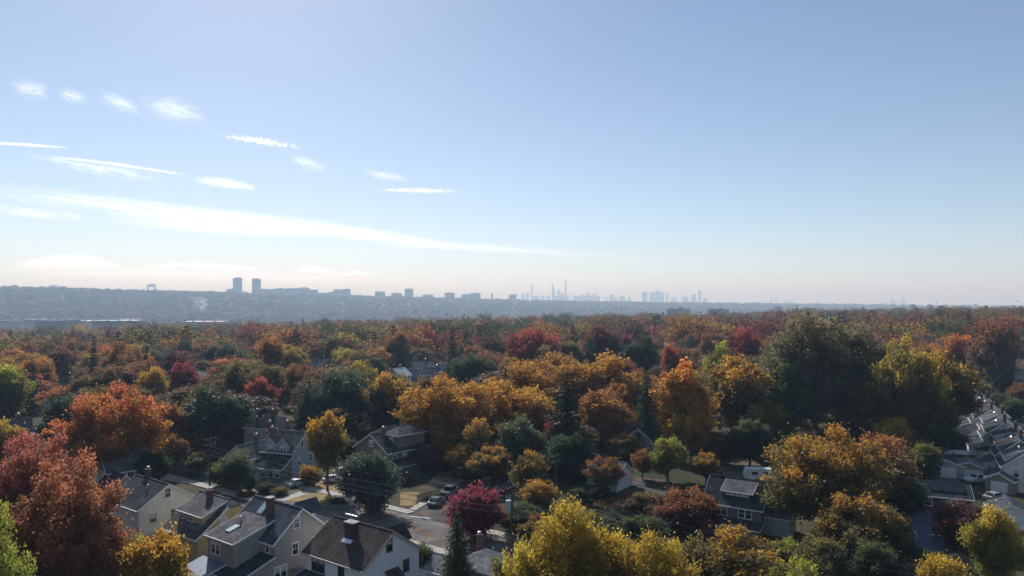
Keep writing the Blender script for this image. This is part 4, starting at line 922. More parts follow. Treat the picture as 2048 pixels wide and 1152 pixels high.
# lower trees that close the gaps between the houses
for nm, key, pal, px, top, w, Y, lab, p2 in (
 ('small_tree', 'round_b', 'amber', 1008, 850, 130, 158, 'low amber tree left of the glossy green oak', 'amber'),
 ('small_tree', 'open_a', 'amber', 930, 890, 100, 148, 'thin gold tree left of the upright olive tree', 'amber'),
 ('small_tree', 'shrub', 'olive', 1078, 965, 80, 122, 'low olive tree right of the transformer pole', 'amber'),
 ('small_tree', 'dome', 'dark', 1040, 1010, 100, 112, 'dark low tree in shade behind the transformer pole', 'green'),
 ('small_tree', 'round_c', 'olive', 1075, 1030, 90, 104, 'olive-brown tree between pole and bright yellow tree', 'rust'),
 ('oak_tree', 'round_c', 'olive', 985, 893, 125, 141, 'olive-gold tree hanging over the parked cars', 'amber'),
 ('oak_tree', 'round_b', 'dark', 938, 925, 80, 144, 'dark tree at the edge of the cross road', 'green'),
 ('oak_tree', 'round_b', 'dark', 1500, 842, 110, 158, 'dark green tree in shade left of the giant oak trunk', 'green'),
 ('small_tree', 'round_c', 'olive', 1412, 905, 80, 142, 'olive tree behind the domed maroon tree', 'amber'),
 ('small_tree', 'round_c', 'green', 396, 905, 70, 150, 'green tree at the left street corner', 'olive'),
 ('small_tree', 'shrub', 'dark', 445, 930, 56, 141, 'dark bush left of the small bright green tree', 'green'),
 ('small_tree', 'shrub', 'olive', 622, 935, 44, 141, 'olive bush by the corner of the blue-grey house', 'amber'),
 ('small_tree', 'round_b', 'dark', 700, 880, 60, 158, 'dark tree at the left side of the brown house', 'green'),
 ('small_tree', 'shrub', 'dark', 530, 968, 46, 136, 'dark clipped bush before the porch', 'dark'),
 ('small_tree', 'shrub', 'olive', 560, 976, 40, 134, 'olive clipped bush before the porch', 'olive'),
 ('small_tree', 'shrub', 'maroon', 800, 945, 60, 144, 'maroon bush right of the holly tree', 'maroon'),
 ('small_tree', 'round_c', 'dark', 2008, 725, 60, 262, 'dark tree beside the far right grey house', 'green'),
 ('small_tree', 'round_b', 'green', 1962, 765, 50, 238, 'green tree at the top of the house row', 'olive'),
 ('small_tree', 'round_c', 'brown', 2040, 765, 60, 240, 'brown tree at the right edge above the row', 'rust'),
 ('small_tree', 'shrub', 'green', 2000, 790, 50, 232, 'green bush beside the row of houses', 'green'),
 ('small_tree', 'shrub', 'dark', 2030, 800, 56, 222, 'dark bush beside the row of houses', 'green'),
 ('small_tree', 'round_b', 'dark', 1905, 860, 60, 172, 'dark tree between lane and row houses', 'olive'),
 ('small_tree', 'shrub', 'olive', 1950, 905, 40, 158, 'olive bush between the lane garages', 'lime'),
 ('small_tree', 'dome', 'dark', 1185, 975, 90, 130, 'dark shrub tree below the near-black evergreen', 'green'),
 ('small_tree', 'round_c', 'olive', 1250, 868, 80, 165, 'olive tree above the white garage', 'amber'),
 ('small_tree', 'dome', 'dark', 1290, 1035, 100, 106, 'dark low tree across the road from the maroon dome', 'green'),
 ('small_tree', 'round_b', 'green', 1440, 878, 90, 160, 'green tree right of the flame-shaped tree foot', 'olive'),
 ('small_tree', 'dome', 'dark', 1560, 905, 80, 150, 'dark tree in shade left of the golden-orange tree', 'green'),
 ('small_tree', 'round_c', 'olive', 1570, 1078, 120, 92, 'olive tree below the cape house', 'lime'),
 ('small_tree', 'round_b', 'green', 1648, 1080, 140, 88, 'green tree at the bottom below the golden-orange tree', 'olive'),
 ('small_tree', 'round_c', 'green', 1790, 1040, 120, 95, 'dark green tree left of the parking court', 'olive'),
 ('small_tree', 'dome', 'dark', 1805, 955, 90, 120, 'dark tree left of the brick bungalow', 'green'),
 ('small_tree', 'round_b', 'green', 1850, 890, 90, 142, 'green tree behind the grey lane garage', 'olive'),
 ('small_tree', 'dome', 'dark', 300, 905, 80, 140, 'dark shrub tree under the right side of the big orange maple', 'dark'),
 ('small_tree', 'round_b', 'dark', 385, 868, 70, 160, 'dark tree below the left dark green oak', 'green'),
 ('small_tree', 'round_c', 'brown', 350, 868, 60, 152, 'brown tree below the small rust-orange tree', 'rust'),
 ('small_tree', 'round_b', 'amber', 885, 850, 110, 158, 'low amber tree under the leftmost amber tree', 'amber'),
 ('small_tree', 'round_a', 'amber', 960, 812, 120, 168, 'lower amber tree in front of the amber pair', 'amber'),
 ('small_tree', 'round_c', 'amber', 1235, 765, 90, 190, 'slim amber tree at the right end of the amber group', 'rust'),
 ('small_tree', 'oval_b', 'olive', 1530, 800, 100, 172, 'yellow-olive tree left below the giant oak', 'lime'),
 ('small_tree', 'round_c', 'dark', 1700, 830, 130, 170, 'dark green tree under the giant oak', 'green'),
 ('small_tree', 'round_b', 'olive', 1790, 840, 110, 158, 'olive tree under the tall gold-olive tree', 'yellow'),
 ('small_tree', 'dome', 'dark', 1745, 1085, 100, 88, 'dark low tree at bottom right of the green and gold one', 'green'),
 ('small_tree', 'round_b', 'amber', 1225, 1075, 130, 74, 'golden tree joining the two bottom yellow trees', 'yellow'),
 ('small_tree', 'dome', 'brown', 1395, 1080, 120, 84, 'brownish tree left of the wide olive-brown tree', 'olive')):
    T(nm, key, pal, px, top, w, Y, lab, 0.02, p2)
# ------------------------------------------------------------------ middle-distance trees, each its own object
HERO = list(TREES)
LAND = [(50, 'at the far left'), (107, 'below the left bridge tower'), (205, 'between the two bridge towers'), (303, 'below the right bridge tower'), (400, 'below the white glint patch'), (493, 'below the twin towers'),
        (590, 'below the long slab blocks'), (690, 'below the stepped slab block'), (770, 'left of the centre clearing'), (850, 'behind the centre clearing'), (945, 'below the wide low block'),
        (1063, 'below the slim left skyscraper'), (1132, 'below the tallest skyscraper'), (1192, 'below the spired skyscraper'), (1310, 'below the blocky downtown group'), (1400, 'below the lone spired tower'),
        (1520, 'left behind the giant oak'), (1640, 'behind the giant oak'), (1780, 'right behind the giant oak'), (1880, 'above the row of houses'), (2000, 'at the far right')]
CN = {'russet': 'russet', 'rust': 'rust-orange', 'brown': 'brown', 'olive': 'olive', 'green': 'green', 'dark': 'dark green', 'amber': 'amber', 'orange': 'orange', 'red': 'red', 'crimson': 'crimson', 'maroon': 'maroon', 'yellow': 'yellow', 'lime': 'yellow-green'}
WEI = [('russet', 14), ('rust', 11), ('brown', 14), ('olive', 19), ('green', 14), ('dark', 16), ('amber', 6), ('orange', 3), ('red', 5), ('crimson', 3), ('maroon', 4), ('yellow', 3)]
BAG = [p for p, n in WEI for _ in range(n)]
OPENINGS = CLEAR + [(380, 620, 790, 1000, 175), (690, 830, 840, 1000, 175), (1890, 2048, 770, 1000, 262), (830, 1010, 930, 1100, 160), (1400, 1560, 880, 960, 150), (780, 905, 690, 750, 330), (1190, 1290, 820, 990, 150), (1930, 2048, 745, 800, 300)]
HOUSE_XY = [(o.matrix_basis.translation.x, o.matrix_basis.translation.y) for o in bpy.data.objects if o.get('category') in ('house', 'garage')]
ROWS = []
cand = []
rs = random.Random(42)
Y = 98.0
while Y < 420:
    x = -0.80*Y
    step = 9.6 if Y < 240 else 11.5
    while x < 0.80*Y:
        cand.append((x+rs.uniform(-3, 3), Y+rs.uniform(-3.5, 3.5))); x += step*rs.uniform(0.85, 1.25)
    Y += 9.5 if Y < 240 else 12.0
cand.sort(key=lambda c: -c[1])
SPEC = ['dark', 'dark', 'green', 'green', 'olive', 'olive', 'yellow', 'amber', 'brown', 'brown', 'rust', 'rust', 'orange', 'russet', 'russet', 'maroon', 'crimson', 'red']
def species(x, y, rnd):
    v = 0.5 + 0.55*float(wobble(x, y, 95, 12)) + rnd*0.24
    return SPEC[int(min(0.999, max(0.0, v % 1.0))*len(SPEC))]
MID = []
for x, y in cand:
    w = rs.uniform(12, 22); h = rs.uniform(10, 19) + (4 if rs.random() < 0.15 else 0)
    if y < 165: w *= 0.62; h *= 0.6
    gz = float(terrain(x, y)); px = 1024+F*x/y; top = HORIZON+(CAM_H-gz-h)*F/y; bot = HORIZON+(CAM_H-gz)*F/y; wp = w*F/y
    if px < -70 or px > 2118: continue
    if any((x-hx)**2+(y-hy)**2 < (w*0.35+(6 if y > 165 else 4.5))**2 for hx, hy in HOUSE_XY): continue
    if any(px+wp*0.42 > a and px-wp*0.42 < b and y < yy and top < q1 and bot > q0 for a, b, q0, q1, yy in OPENINGS): continue
    if any(abs(px-t[0]) < 0.5*(t[2]+wp)*0.78 and y < t[3]+2 and top < t[1]+(t[4]-t[1])*0.34 and bot > t[1] for t in HERO): continue
    if any((x-t[5])**2+(y-t[3])**2 < (0.32*(w+t[6]))**2 for t in HERO): continue
    if abs((Vector((x, y))-S1).dot(GN)) < 7.5 or (abs((Vector((x, y))-S1).dot(S2N)) < 6.5 and y > 110): continue
    if y < 150 and px < 880: continue
    # hidden behind nearer hero crowns altogether
    if any(abs(px-t[0])+wp*0.5 < t[2]*0.42 and y > t[3] and top > t[1]+0.12*(t[4]-t[1]) for t in HERO): continue
    # wholly outside or below the frame
    if top > 1000: continue
    # show: how much of the crown top clears the row in front
    MID.append((x, y, w, h, px, top, wp))
MID.sort(key=lambda t: t[1])
vis = []; sky_line = {}
for t in MID:          # nearer first: keep what still shows above the nearer crowns
    x, y, w, h, px, top, wp = t
    cols = range(int((px-wp*0.4)//8), int((px+wp*0.4)//8)+1)
    show = sum(1 for c in cols if top < sky_line.get(c, 1152)-3)
    if show == 0: continue
    vis.append(t)
    for c in cols: sky_line[c] = min(sky_line.get(c, 1152), top + wp*0.12)
vis = vis[:300]
LAST_Y = max(t[1] for t in vis)
infos = []
for x, y, w, h, px, top, wp in vis:
    pal = species(x, y, rs.gauss(0, 1))
    if pal == 'dark' and rs.random() < 0.3: key = 'spruce_a'; w *= 0.6; h *= 1.05
    else: key = rs.choice(['round_a', 'round_b', 'round_c', 'round_a', 'round_c', 'oval_b', 'oval_a', 'open_a'])
    land = min(LAND, key=lambda l: abs(l[0]-px))[1]
    infos.append((land, pal, 'spruce' if key == 'spruce_a' else 'tree', y, x, w, h, key))
from collections import defaultdict
GR = defaultdict(list)
for inf in infos: GR[(*inf[:3], inf[3] > 165)].append(inf)
NTH = ['nearest', 'second nearest', 'third nearest', 'fourth nearest', 'fifth nearest', 'sixth nearest', 'seventh nearest', 'eighth nearest', 'ninth nearest', 'tenth nearest']
for (land, pal, kind, *_), lst in GR.items():
    lst.sort(key=lambda t: t[3])
    for i, (_l, _p, _k, y, x, w, h, key) in enumerate(lst):
        lab = f'{CN[pal]} {kind} ' + ('in the middle-distance canopy ' if y > 165 else 'low among the near houses ') + land
        if len(lst) > 1: lab += ', ' + NTH[min(i, 9)]
        place('spruce_tree' if kind == 'spruce' else 'autumn_tree', key, pal, x, y, h, w, lab, 'middle-distance canopy trees', 0.02 if pal != 'dark' else 0.05, 'tree', 0.14, dull=0.8, pal2=(rs.choice(['amber', 'rust', 'olive', 'brown', 'russet']) if rs.random() < 0.35 else None))

# ------------------------------------------------------------------ far woods: one mass
FARC = bpy.data.collections.new('far_crown_shapes')
for i, kw in enumerate((dict(seed=51, lobes=34, per=90, lobe_r=2.5, leaf=0.72, base=1.5), dict(seed=52, lobes=28, per=95, lobe_r=2.7, leaf=0.72, base=1.5), dict(seed=53, lobes=44, per=70, lobe_r=2.1, leaf=0.68, base=1.2))):
    _, cm = broad_tree('far_%d' % i, H=16, W=14, far=True, **kw); o = bpy.data.objects.new('far_crown', cm); FARC.objects.link(o)
_, cm = spruce_tree('far_s', 54, H=18, W=8, leaf=1.0, rings=12, far=True, dens=0.25); FARC.objects.link(bpy.data.objects.new('far_crown', cm))
def far_woods():
    g = np.random.RandomState(9)
    P = []; S = []; C = []
    pal = [PAL[p] for p in SPEC]
    def ring(r0, r1, n, smin, smax, hazez=0.0):
        u = g.rand(n); r = r0*(r1/r0)**u if r1/r0 > 2.5 else np.sqrt(r0*r0+u*(r1*r1-r0*r0))
        px = g.uniform(-420, 2470, n); az = np.arctan((px-1024)/F); x = r*np.tan(az); y = r
        z = terrain(x, y); return x, y, z
    blocks = []
    # start just behind the individual trees
    x, y, z = ring(LAST_Y-6, 1150, 4000, 0.8, 1.2); blocks.append((x, y, z, np.clip(np.exp(g.randn(len(x))*0.27)*1.4, 0.6, 2.1)))
    x, y, z = ring(1150, 3300, 18000, 1, 1); blocks.append((x, y, z, np.clip(np.exp(g.randn(len(x))*0.25), 0.5, 1.9)*(1.15+(y-1150)/4500)))
    x, y, z = ring(2500, 9600, 52000, 1, 1); blocks.append((x, y, z, np.clip(np.exp(g.randn(len(x))*0.3), 0.5, 2.0)*1.5*(0.75+0.5*y/5000)))
    # the same woods go on beside the field of view
    y = np.sqrt(g.uniform(90.0**2, LAST_Y**2, 1500)); x = y*np.tan(g.uniform(-1.12, 1.12, 1500)); px = 1024+F*x/y; k = (px < -160) | (px > 2210)
    blocks.append((x[k], y[k], terrain(x[k], y[k]), g.uniform(0.7, 1.2, k.sum())))
    for x, y, z, s in blocks:
        px = 1024+F*x/y; D = np.interp(px, RIDGE_PX, RIDGE_D); k = y < D*1.03
        # clearings: warehouses and glint blocks
        py = HORIZON+(CAM_H-z)*F/y
        for a, b, q0, q1, yy in CLEAR: k &= ~((px > a-6) & (px < b+6) & (py-14*s*F/y < q1) & (py > q0) & (y < yy+8))
        k &= ~((np.abs(px-404) < 14) & (np.abs(y-3650) < 330))
        k &= ~((y > 1535) & (y < 1990) & (px > 40) & (px < 285))
        nz = wobble(x, y, 160, 12) + 0.6*wobble(x, y, 60, 16)
        k &= ~((y > 1300) & (g.rand(len(x)) < 0.18))
        x, y, z, s, nz = x[k], y[k], z[k], s[k], nz[k]
        P.append(np.stack([x, y, z-0.5], 1)); 
        sc = np.stack([s*g.uniform(0.85, 1.15, len(x)), s*g.uniform(0.85, 1.15, len(x)), s**0.6*(0.78+0.4*g.rand(len(x)))], 1)
        sc[y > 2400, 2] *= 0.75; S.append(sc)
        ci = (((0.5+0.55*wobble(x, y, 95+y*0.05, 12)+g.randn(len(x))*0.22) % 1.0)*0.999*len(pal)).astype(int); mixn = g.rand(len(x), 1)
        A = np.array([p[0] for p in pal])[ci]; B = np.array([p[1] for p in pal])[ci]
        cc = (A*(1-mixn)+B*mixn)*g.uniform(0.75, 1.25, (len(x), 1)); grey = cc.mean(1, keepdims=True); f_ = np.clip((y-700)/3500, 0, 0.6)[:, None]+0.08; C.append(0.74*cc*(1-f_)+0.74*grey*np.array([[0.95, 1.0, 0.95]])*f_)  # greyer with distance: haze put into the leaf colours
    P = np.concatenate(P); S = np.concatenate(S); C = np.concatenate(C); n = len(P)
    m = bpy.data.meshes.new('far_woods'); m.vertices.add(n); m.vertices.foreach_set('co', P.astype(np.float32).ravel())
    a = m.attributes.new('scl', 'FLOAT_VECTOR', 'POINT'); a.data.foreach_set('vector', S.astype(np.float32).ravel())
    a = m.attributes.new('rotz', 'FLOAT_VECTOR', 'POINT'); rz = np.zeros((n, 3)); rz[:, 2] = g.rand(n)*6.28; a.data.foreach_set('vector', rz.astype(np.float32).ravel())
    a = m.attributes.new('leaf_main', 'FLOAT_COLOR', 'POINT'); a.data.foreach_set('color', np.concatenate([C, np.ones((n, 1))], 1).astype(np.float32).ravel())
    m.update(); o = bpy.data.objects.new('far_woods', m); link(o)
    tag(o, 'hazy autumn woods stretching to the far ridge', 'woods', kind='stuff')
    ng = bpy.data.node_groups.new('far_woods', 'GeometryNodeTree')
    ng.interface.new_socket('Geometry', in_out='INPUT', socket_type='NodeSocketGeometry'); ng.interface.new_socket('Geometry', in_out='OUTPUT', socket_type='NodeSocketGeometry')
    gi = ng.nodes.new('NodeGroupInput'); go = ng.nodes.new('NodeGroupOutput')
    ci = ng.nodes.new('GeometryNodeCollectionInfo'); ci.inputs['Collection'].default_value = FARC; ci.inputs['Separate Children'].default_value = True; ci.inputs['Reset Children'].default_value = True
    ip = ng.nodes.new('GeometryNodeInstanceOnPoints'); ip.inputs['Pick Instance'].default_value = True
    def named(nm, dt):
        q = ng.nodes.new('GeometryNodeInputNamedAttribute'); q.data_type = dt; q.inputs['Name'].default_value = nm; return q.outputs['Attribute']
    rv = ng.nodes.new('FunctionNodeRandomValue'); rv.data_type = 'INT'; rv.inputs[4].default_value = 0; rv.inputs[5].default_value = 12
    ng.links.new(gi.outputs[0], ip.inputs['Points']); ng.links.new(ci.outputs[0], ip.inputs['Instance']); ng.links.new(rv.outputs[2], ip.inputs['Instance Index'])
    e2r = ng.nodes.new('FunctionNodeEulerToRotation'); ng.links.new(named('rotz', 'FLOAT_VECTOR'), e2r.inputs[0]); ng.links.new(e2r.outputs[0], ip.inputs['Rotation'])
    ng.links.new(named('scl', 'FLOAT_VECTOR'), ip.inputs['Scale']); ng.links.new(ip.outputs[0], go.inputs[0])
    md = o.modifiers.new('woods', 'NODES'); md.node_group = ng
far_woods()

# ------------------------------------------------------------------ street furniture, wires
M_WOOD = surf('pole_wood', (0.075, 0.06, 0.05), 0.9, 0.25, 2.0)
M_GALV = surf('galvanised', (0.38, 0.40, 0.42), 0.5, 0.15, 2.0, metal=0.4)
M_WIRE = surf('wire_insulation', (0.10, 0.10, 0.105), 0.35, 0.2, spec=0.6)
def pole(x, y, h, label, rot, transformer=False, group='utility poles'):
    o = thing('utility_pole', label, 'utility pole', (x, y, 0), rot, group)
    MB().bar((0, 0, -0.2), (0, 0, h), 0.19, 0.12, 8).build('pole', M_WOOD, o)
    for k, z in enumerate((h-0.5, h-1.6)):
        a = MB().box(-1.3, 1.3, -0.14, -0.02, z-0.08, z+0.08).build('crossarm', M_WOOD, o)
        for q in (-1.15, -0.4, 0.4, 1.15): MB().bar((q, -0.08, z+0.08), (q, -0.08, z+0.3), 0.06, 0.04, 6).build('insulator', M_GALV, a)
    if transformer:
        t = MB().bar((0, -0.52, h-3.9), (0, -0.52, h-2.3), 0.46, 0.46, 12).build('transformer', M_GALV, o)
        MB().bar((0.2, -0.52, h-2.3), (0.2, -0.52, h-1.95), 0.06).bar((-0.2, -0.52, h-2.3), (-0.2, -0.52, h-1.95), 0.06).build('bushing', M_GALV, t)
        MB().bar((0, 0, h-4.2), (-1.2, 0, h-4.0), 0.05).bar((-1.2, 0, h-4.0), (-2.4, 0, h-5.0), 0.05).build('cable_guard', M_WOOD, o)
    return o
p1 = (-58.6, 136.6); p2 = (0.0, 96.5); rot = math.atan2(GA.y, GA.x)+math.pi/2
pole(*p1, 10.6, 'dark wooden utility pole at left by the small green tree', rot)
pole(*p2, 11.6, 'utility pole with grey transformer at bottom centre', rot, True)
p3 = (50.0, 60.0); p0 = (-117.0, 179.5)
pole(*p0, 10.8, 'utility pole far along the left street', rot)
def wire(a, b, sag, r, label, group):
    a = Vector(a); b = Vector(b); pts = []
    for i in range(15):
        t = i/14; q = a.lerp(b, t); q.z -= sag*4*t*(1-t); pts.append(q)
    o = MB().tube(pts, r, 5).build('overhead_wire', M_WIRE); tag(o, label, 'wire', group); return o
off = [(-1.1, 11.2), (1.1, 11.2), (0, 9.3), (0.1, 8.3), (-0.1, 7.6)]
wl = ['upper left wire', 'upper right wire', 'upper of the thick cables', 'middle thick cable', 'lowest thick cable']
for (n, (o1, z)) in enumerate(off):
    c = GN*o1; dz = -0.9 if n < 2 else -0.4
    wire((p1[0]+c.x, p1[1]+c.y, z+dz), (p2[0]+c.x, p2[1]+c.y, z), 1.2, 0.02 if n < 2 else 0.04, wl[n]+' strung from the left pole to the transformer pole', 'wires along the road')
    wire((p0[0]+c.x, p0[1]+c.y, z+dz), (p1[0]+c.x, p1[1]+c.y, z+dz), 1.0, 0.02 if n < 2 else 0.04, wl[n]+' running away up the left street', 'wires up the left street')
    wire((p2[0]+c.x, p2[1]+c.y, z), (p3[0]+c.x, p3[1]+c.y, z), 1.2, 0.02 if n < 2 else 0.04, wl[n]+' leaving the transformer pole to the right', 'wires right of the pole')
a2 = gp(1110, 962, 7.0); b2 = gp(1420, 1012, 6.0)
wire((8, 128, 8.6), (34, 108.5, 5.6), 0.5, 0.035, 'pale service wire crossing to the cape house', 'service wires')
wire((-8, 132, 8.9), (8, 128, 8.6), 0.4, 0.035, 'pale wire over the parked cars', 'service wires')
pole(8, 128, 9.2, 'utility pole hidden among the trees by the cross road', rot)
# street lamp arm at (500, 795)
Yl = 196.0; lx = xat(487, Yl); sl_ = thing('street_lamp', 'street lamp with curved arm above the hip-roofed houses', 'street lamp', (lx, Yl, 0), 0.2)
MB().bar((0, 0, 0), (0, 0, 9.4), 0.14, 0.1, 8).build('pole', M_WOOD, sl_)
MB().tube([(0, 0, 9.0), (1.6, -0.2, 10.0), (3.6, -0.3, 10.4)], 0.06, 6).build('arm', M_GALV, sl_)
MB().box(3.4, 4.3, -0.5, -0.12, 10.25, 10.42).build('lamp_head', M_GALV, sl_)
# stop sign, seen from behind
sx, sy = gp(836, 1026); ss = thing('stop_sign', 'stop sign seen from its grey back at the street corner', 'sign', (sx, sy, 0.1), math.atan2(GN.y, GN.x)-math.pi/2)
MB().bar((0, 0, 0), (0, 0, 3.1), 0.04, 0.04, 6).build('post', M_GALV, ss)
oc = [(0.42*math.cos(math.pi/8+k*math.pi/4), 2.7+0.42*math.sin(math.pi/8+k*math.pi/4)) for k in range(8)]
pl = MB().prism(oc, lambda p, t: (p[0], 0.05+0.012*t, p[1])).build('plate', M_GALV, ss)
MB().prism([(p[0]*0.94, 2.7+(p[1]-2.7)*0.94) for p in oc], lambda p, t: (p[0], 0.064+0.004*t, p[1])).build('sign_face', surf('sign_red', (0.45, 0.02, 0.02), 0.4, 0.05), pl)
tx = bpy.data.curves.new('lettering', 'FONT'); tx.body = 'STOP'; tx.size = 0.3; tx.align_x = 'CENTER'; tx.align_y = 'CENTER'
dg_ = bpy.data.objects.new('lettering_curve', tx); tm_ = bpy.data.meshes.new_from_object(dg_); bpy.data.objects.remove(dg_); to = bpy.data.objects.new('lettering', tm_); link(to, pl); to.location = (0, 0.071, 2.7); to.rotation_euler = (math.pi/2, 0, math.pi); tm_.materials.clear(); tm_.materials.append(M_TRIM)

# ------------------------------------------------------------------ vehicles
M_TYRE = surf('tyre_rubber', (0.015, 0.015, 0.016), 0.8, 0.2); M_RIM = surf('wheel_rim', (0.4, 0.4, 0.41), 0.4, 0.1, metal=0.7)
M_CARGLASS = surf('car_glass', (0.012, 0.014, 0.018), 0.08, 0.2, spec=0.7); M_LAMP = surf('headlamp', (0.6, 0.6, 0.58), 0.2, 0.1); M_TAIL = surf('tail_lamp', (0.3, 0.02, 0.02), 0.3, 0.1)
def paint(name, col): return surf('paint_'+name, col, 0.28, 0.05, 1.0, spec=0.6)
def vehicle(x, y, rot, label, col, kind='car', name=None):
    o = thing(name or ('pickup_truck' if kind == 'pickup' else 'car'), label, 'pickup truck' if kind == 'pickup' else 'car', (x, y, 0.05), rot)
    if kind == 'pickup':
        Ln = 5.6; hw = 0.98; low = [(-2.8, 0.45), (2.8, 0.45), (2.8, 0.95), (2.6, 1.08), (1.35, 1.15), (-2.8, 1.15)]; cab = [(-0.95, 1.12), (1.4, 1.12), (0.75, 1.82), (-0.75, 1.82)]
    else:
        Ln = 4.6; hw = 0.9; low = [(-2.3, 0.35), (2.3, 0.35), (2.3, 0.68), (2.1, 0.84), (1.0, 0.95), (-1.9, 1.0), (-2.3, 0.85)]; cab = [(-1.95, 0.97), (1.1, 0.93), (0.35, 1.45), (-1.1, 1.47)]
    def bevel_prism(prof, h, tap):
        mb = MB(); k = len(prof); n = 0
        for s, q in ((-h, 1), (-h+0.12, 1.0), (h-0.12, 1.0), (h, 1)):
            e = 0.05 if abs(s) == h else 0.0
            cx = sum(p[0] for p in prof)/k; cz = sum(p[1] for p in prof)/k
            mb.v += [(cx+(p[0]-cx)*(1-e), s*(1 - tap*(p[1]-prof[0][1])), cz+(p[1]-cz)*(1-e)) for p in prof]
        mb.f.append(tuple(range(k))); mb.f.append(tuple(range(3*k, 4*k))[::-1])
        for r_ in range(3):
            for i in range(k): j = (i+1) % k; mb.f.append((r_*k+i, r_*k+j, (r_+1)*k+j, (r_+1)*k+i))
        return mb
    pm = paint(*col)
    body = bevel_prism(low, hw, 0.03).build('body', pm, o)
    cb = bevel_prism(cab, hw-0.08, 0.22).build('cabin', pm, o)
    cxm = sum(p[0] for p in cab)/4; czm = sum(p[1] for p in cab)/4
    win = [(cxm+(p[0]-cxm)*0.84, czm+(p[1]-czm)*0.72+0.02) for p in cab]
    for s in (-1, 1):
        yy = s*(hw-0.08)*(1-0.22*(czm-cab[0][1]))
        MB().prism(win, lambda p, t: (p[0], yy+s*(0.012 + 0.01*t)-s*0.22*(hw-0.08)*(p[1]-czm), p[1])).build('side_window', M_CARGLASS, cb)
    (ax, az), (bx_, bz) = cab[1], cab[2]; e = 0.02
    MB().poly([(ax+e-0.08, -hw+0.25, az+0.12+e), (ax+e-0.08, hw-0.25, az+0.12+e), (bx_+e+0.06, hw-0.34, bz-0.05+e), (bx_+e+0.06, -hw+0.34, bz-0.05+e)]).build('windscreen', M_CARGLASS, cb)
    (ax, az), (bx_, bz) = cab[0], cab[3]
    MB().poly([(ax-e+0.06, -hw+0.25, az+0.12+e), (bx_-e-0.06, -hw+0.34, bz-0.05+e), (bx_-e-0.06, hw-0.34, bz-0.05+e), (ax-e+0.06, hw-0.25, az+0.12+e)]).build('rear_window', M_CARGLASS, cb)
    if kind == 'pickup':
        MB().box(-2.68, -1.05, -hw+0.14, hw-0.14, 1.12, 1.165).build('cargo_bed', M_TYRE, o)
    for sx_ in (-Ln*0.31, Ln*0.31):
        for s in (-1, 1):
            w_ = MB().bar((sx_, s*(hw-0.22), 0.34), (sx_, s*(hw+0.02), 0.34), 0.34, 0.34, 14).build('wheel', M_TYRE, o)
            MB().bar((sx_, s*(hw+0.021), 0.34), (sx_, s*(hw+0.04), 0.34), 0.2, 0.18, 10).build('rim', M_RIM, w_)
    fx, fz = (low[2][0], 0.78 if kind == 'pickup' else 0.6)
    for s in (-1, 1):
        MB().box(fx-0.03, fx+0.02, s*(hw-0.3)-0.16, s*(hw-0.3)+0.16, fz-0.08, fz+0.1).build('headlight', M_LAMP, o)
        MB().box(-fx-0.02, -fx+0.03, s*(hw-0.25)-0.12, s*(hw-0.25)+0.12, fz, fz+0.16).build('tail_light', M_TAIL, o)
    MB().box(fx-0.02, fx+0.05, -hw+0.1, hw-0.1, low[0][1]+0.02, low[0][1]+0.15).build('bumper', M_RIM, o)
    return o
x, y = gp(1957, 966); vehicle(x, y, math.pi+0.16, 'white pickup truck parked by the tan gabled shed', ('white', (0.7, 0.7, 0.68)), 'pickup')
x, y = gp(688, 949); vehicle(x, y, 0.15, 'silver car parked left of the brown house', ('silver', (0.3, 0.31, 0.33)))
x, y = gp(668, 964); vehicle(x, y, 0.5, 'pale car parked behind the slender lawn tree', ('pale', (0.55, 0.56, 0.58)))
x, y = gp(596, 972); vehicle(x, y, 0.9, 'white car parked at the blue-grey house', ('white2', (0.66, 0.66, 0.66)))
c1 = S1+S2D*20-S2N*2.6; vehicle(c1.x, c1.y, ang(S2D), 'dark pickup parked on the cross road near the stop sign', ('navy', (0.05, 0.065, 0.09)), 'pickup')
c1 = S1+S2D*13.5-S2N*2.4; vehicle(c1.x, c1.y, ang(S2D), 'slate blue car parked behind the dark pickup', ('slate', (0.10, 0.12, 0.17)))
c1 = S1+S2D*34+S2N*0.6; vehicle(c1.x, c1.y, ang(S2D), 'glinting white car on the cross road under trees', ('white3', (0.7, 0.7, 0.7)))
c1 = S1+S2D*27+S2N*2.6; vehicle(c1.x, c1.y, ang(S2D)+math.pi, 'dark grey car on the cross road behind the magenta tree', ('grey', (0.09, 0.09, 0.1)))
x, y = gp(1990, 1000); vehicle(x, y, 0.4, 'silver car in the back lane below the tan shed', ('silver2', (0.35, 0.36, 0.37)))
x, y = gp(795, 756); vehicle(x, y+3, 1.2, 'white van-like car glinting by the centre clearing', ('white4', (0.75, 0.75, 0.75)))
# covered boat / caravan behind the cape house
x, y = gp(1518, 962); cv = thing('caravan', 'white-roofed caravan parked behind the cape house', 'caravan', (x, y, 0), -0.15)
MB().prism([(-2.9, 0.6), (2.7, 0.6), (3.0, 1.6), (2.6, 2.45), (-2.6, 2.5), (-3.0, 1.7)], lambda p, t: (p[0], -1.1+2.2*t, p[1])).build('body', M_TRIM, cv)
MB().slab([(-2.7, -1.15, 2.64), (2.5, -1.15, 2.6), (2.5, 1.15, 2.6), (-2.7, 1.15, 2.64)], 0.12).build('roof', M_WHITER, cv)
for s in (-1.112, 1.112):
    MB().box(-1.6, -0.4, s-0.012, s+0.012, 1.5, 2.1).build('window', M_CARGLASS, cv); MB().box(0.6, 1.6, s-0.012, s+0.012, 1.5, 2.1).build('window', M_CARGLASS, cv)
    MB().bar((-0.3, s*0.9, 0.36), (-0.3, s, 0.36), 0.36, 0.36, 12).build('wheel', M_TYRE, cv)

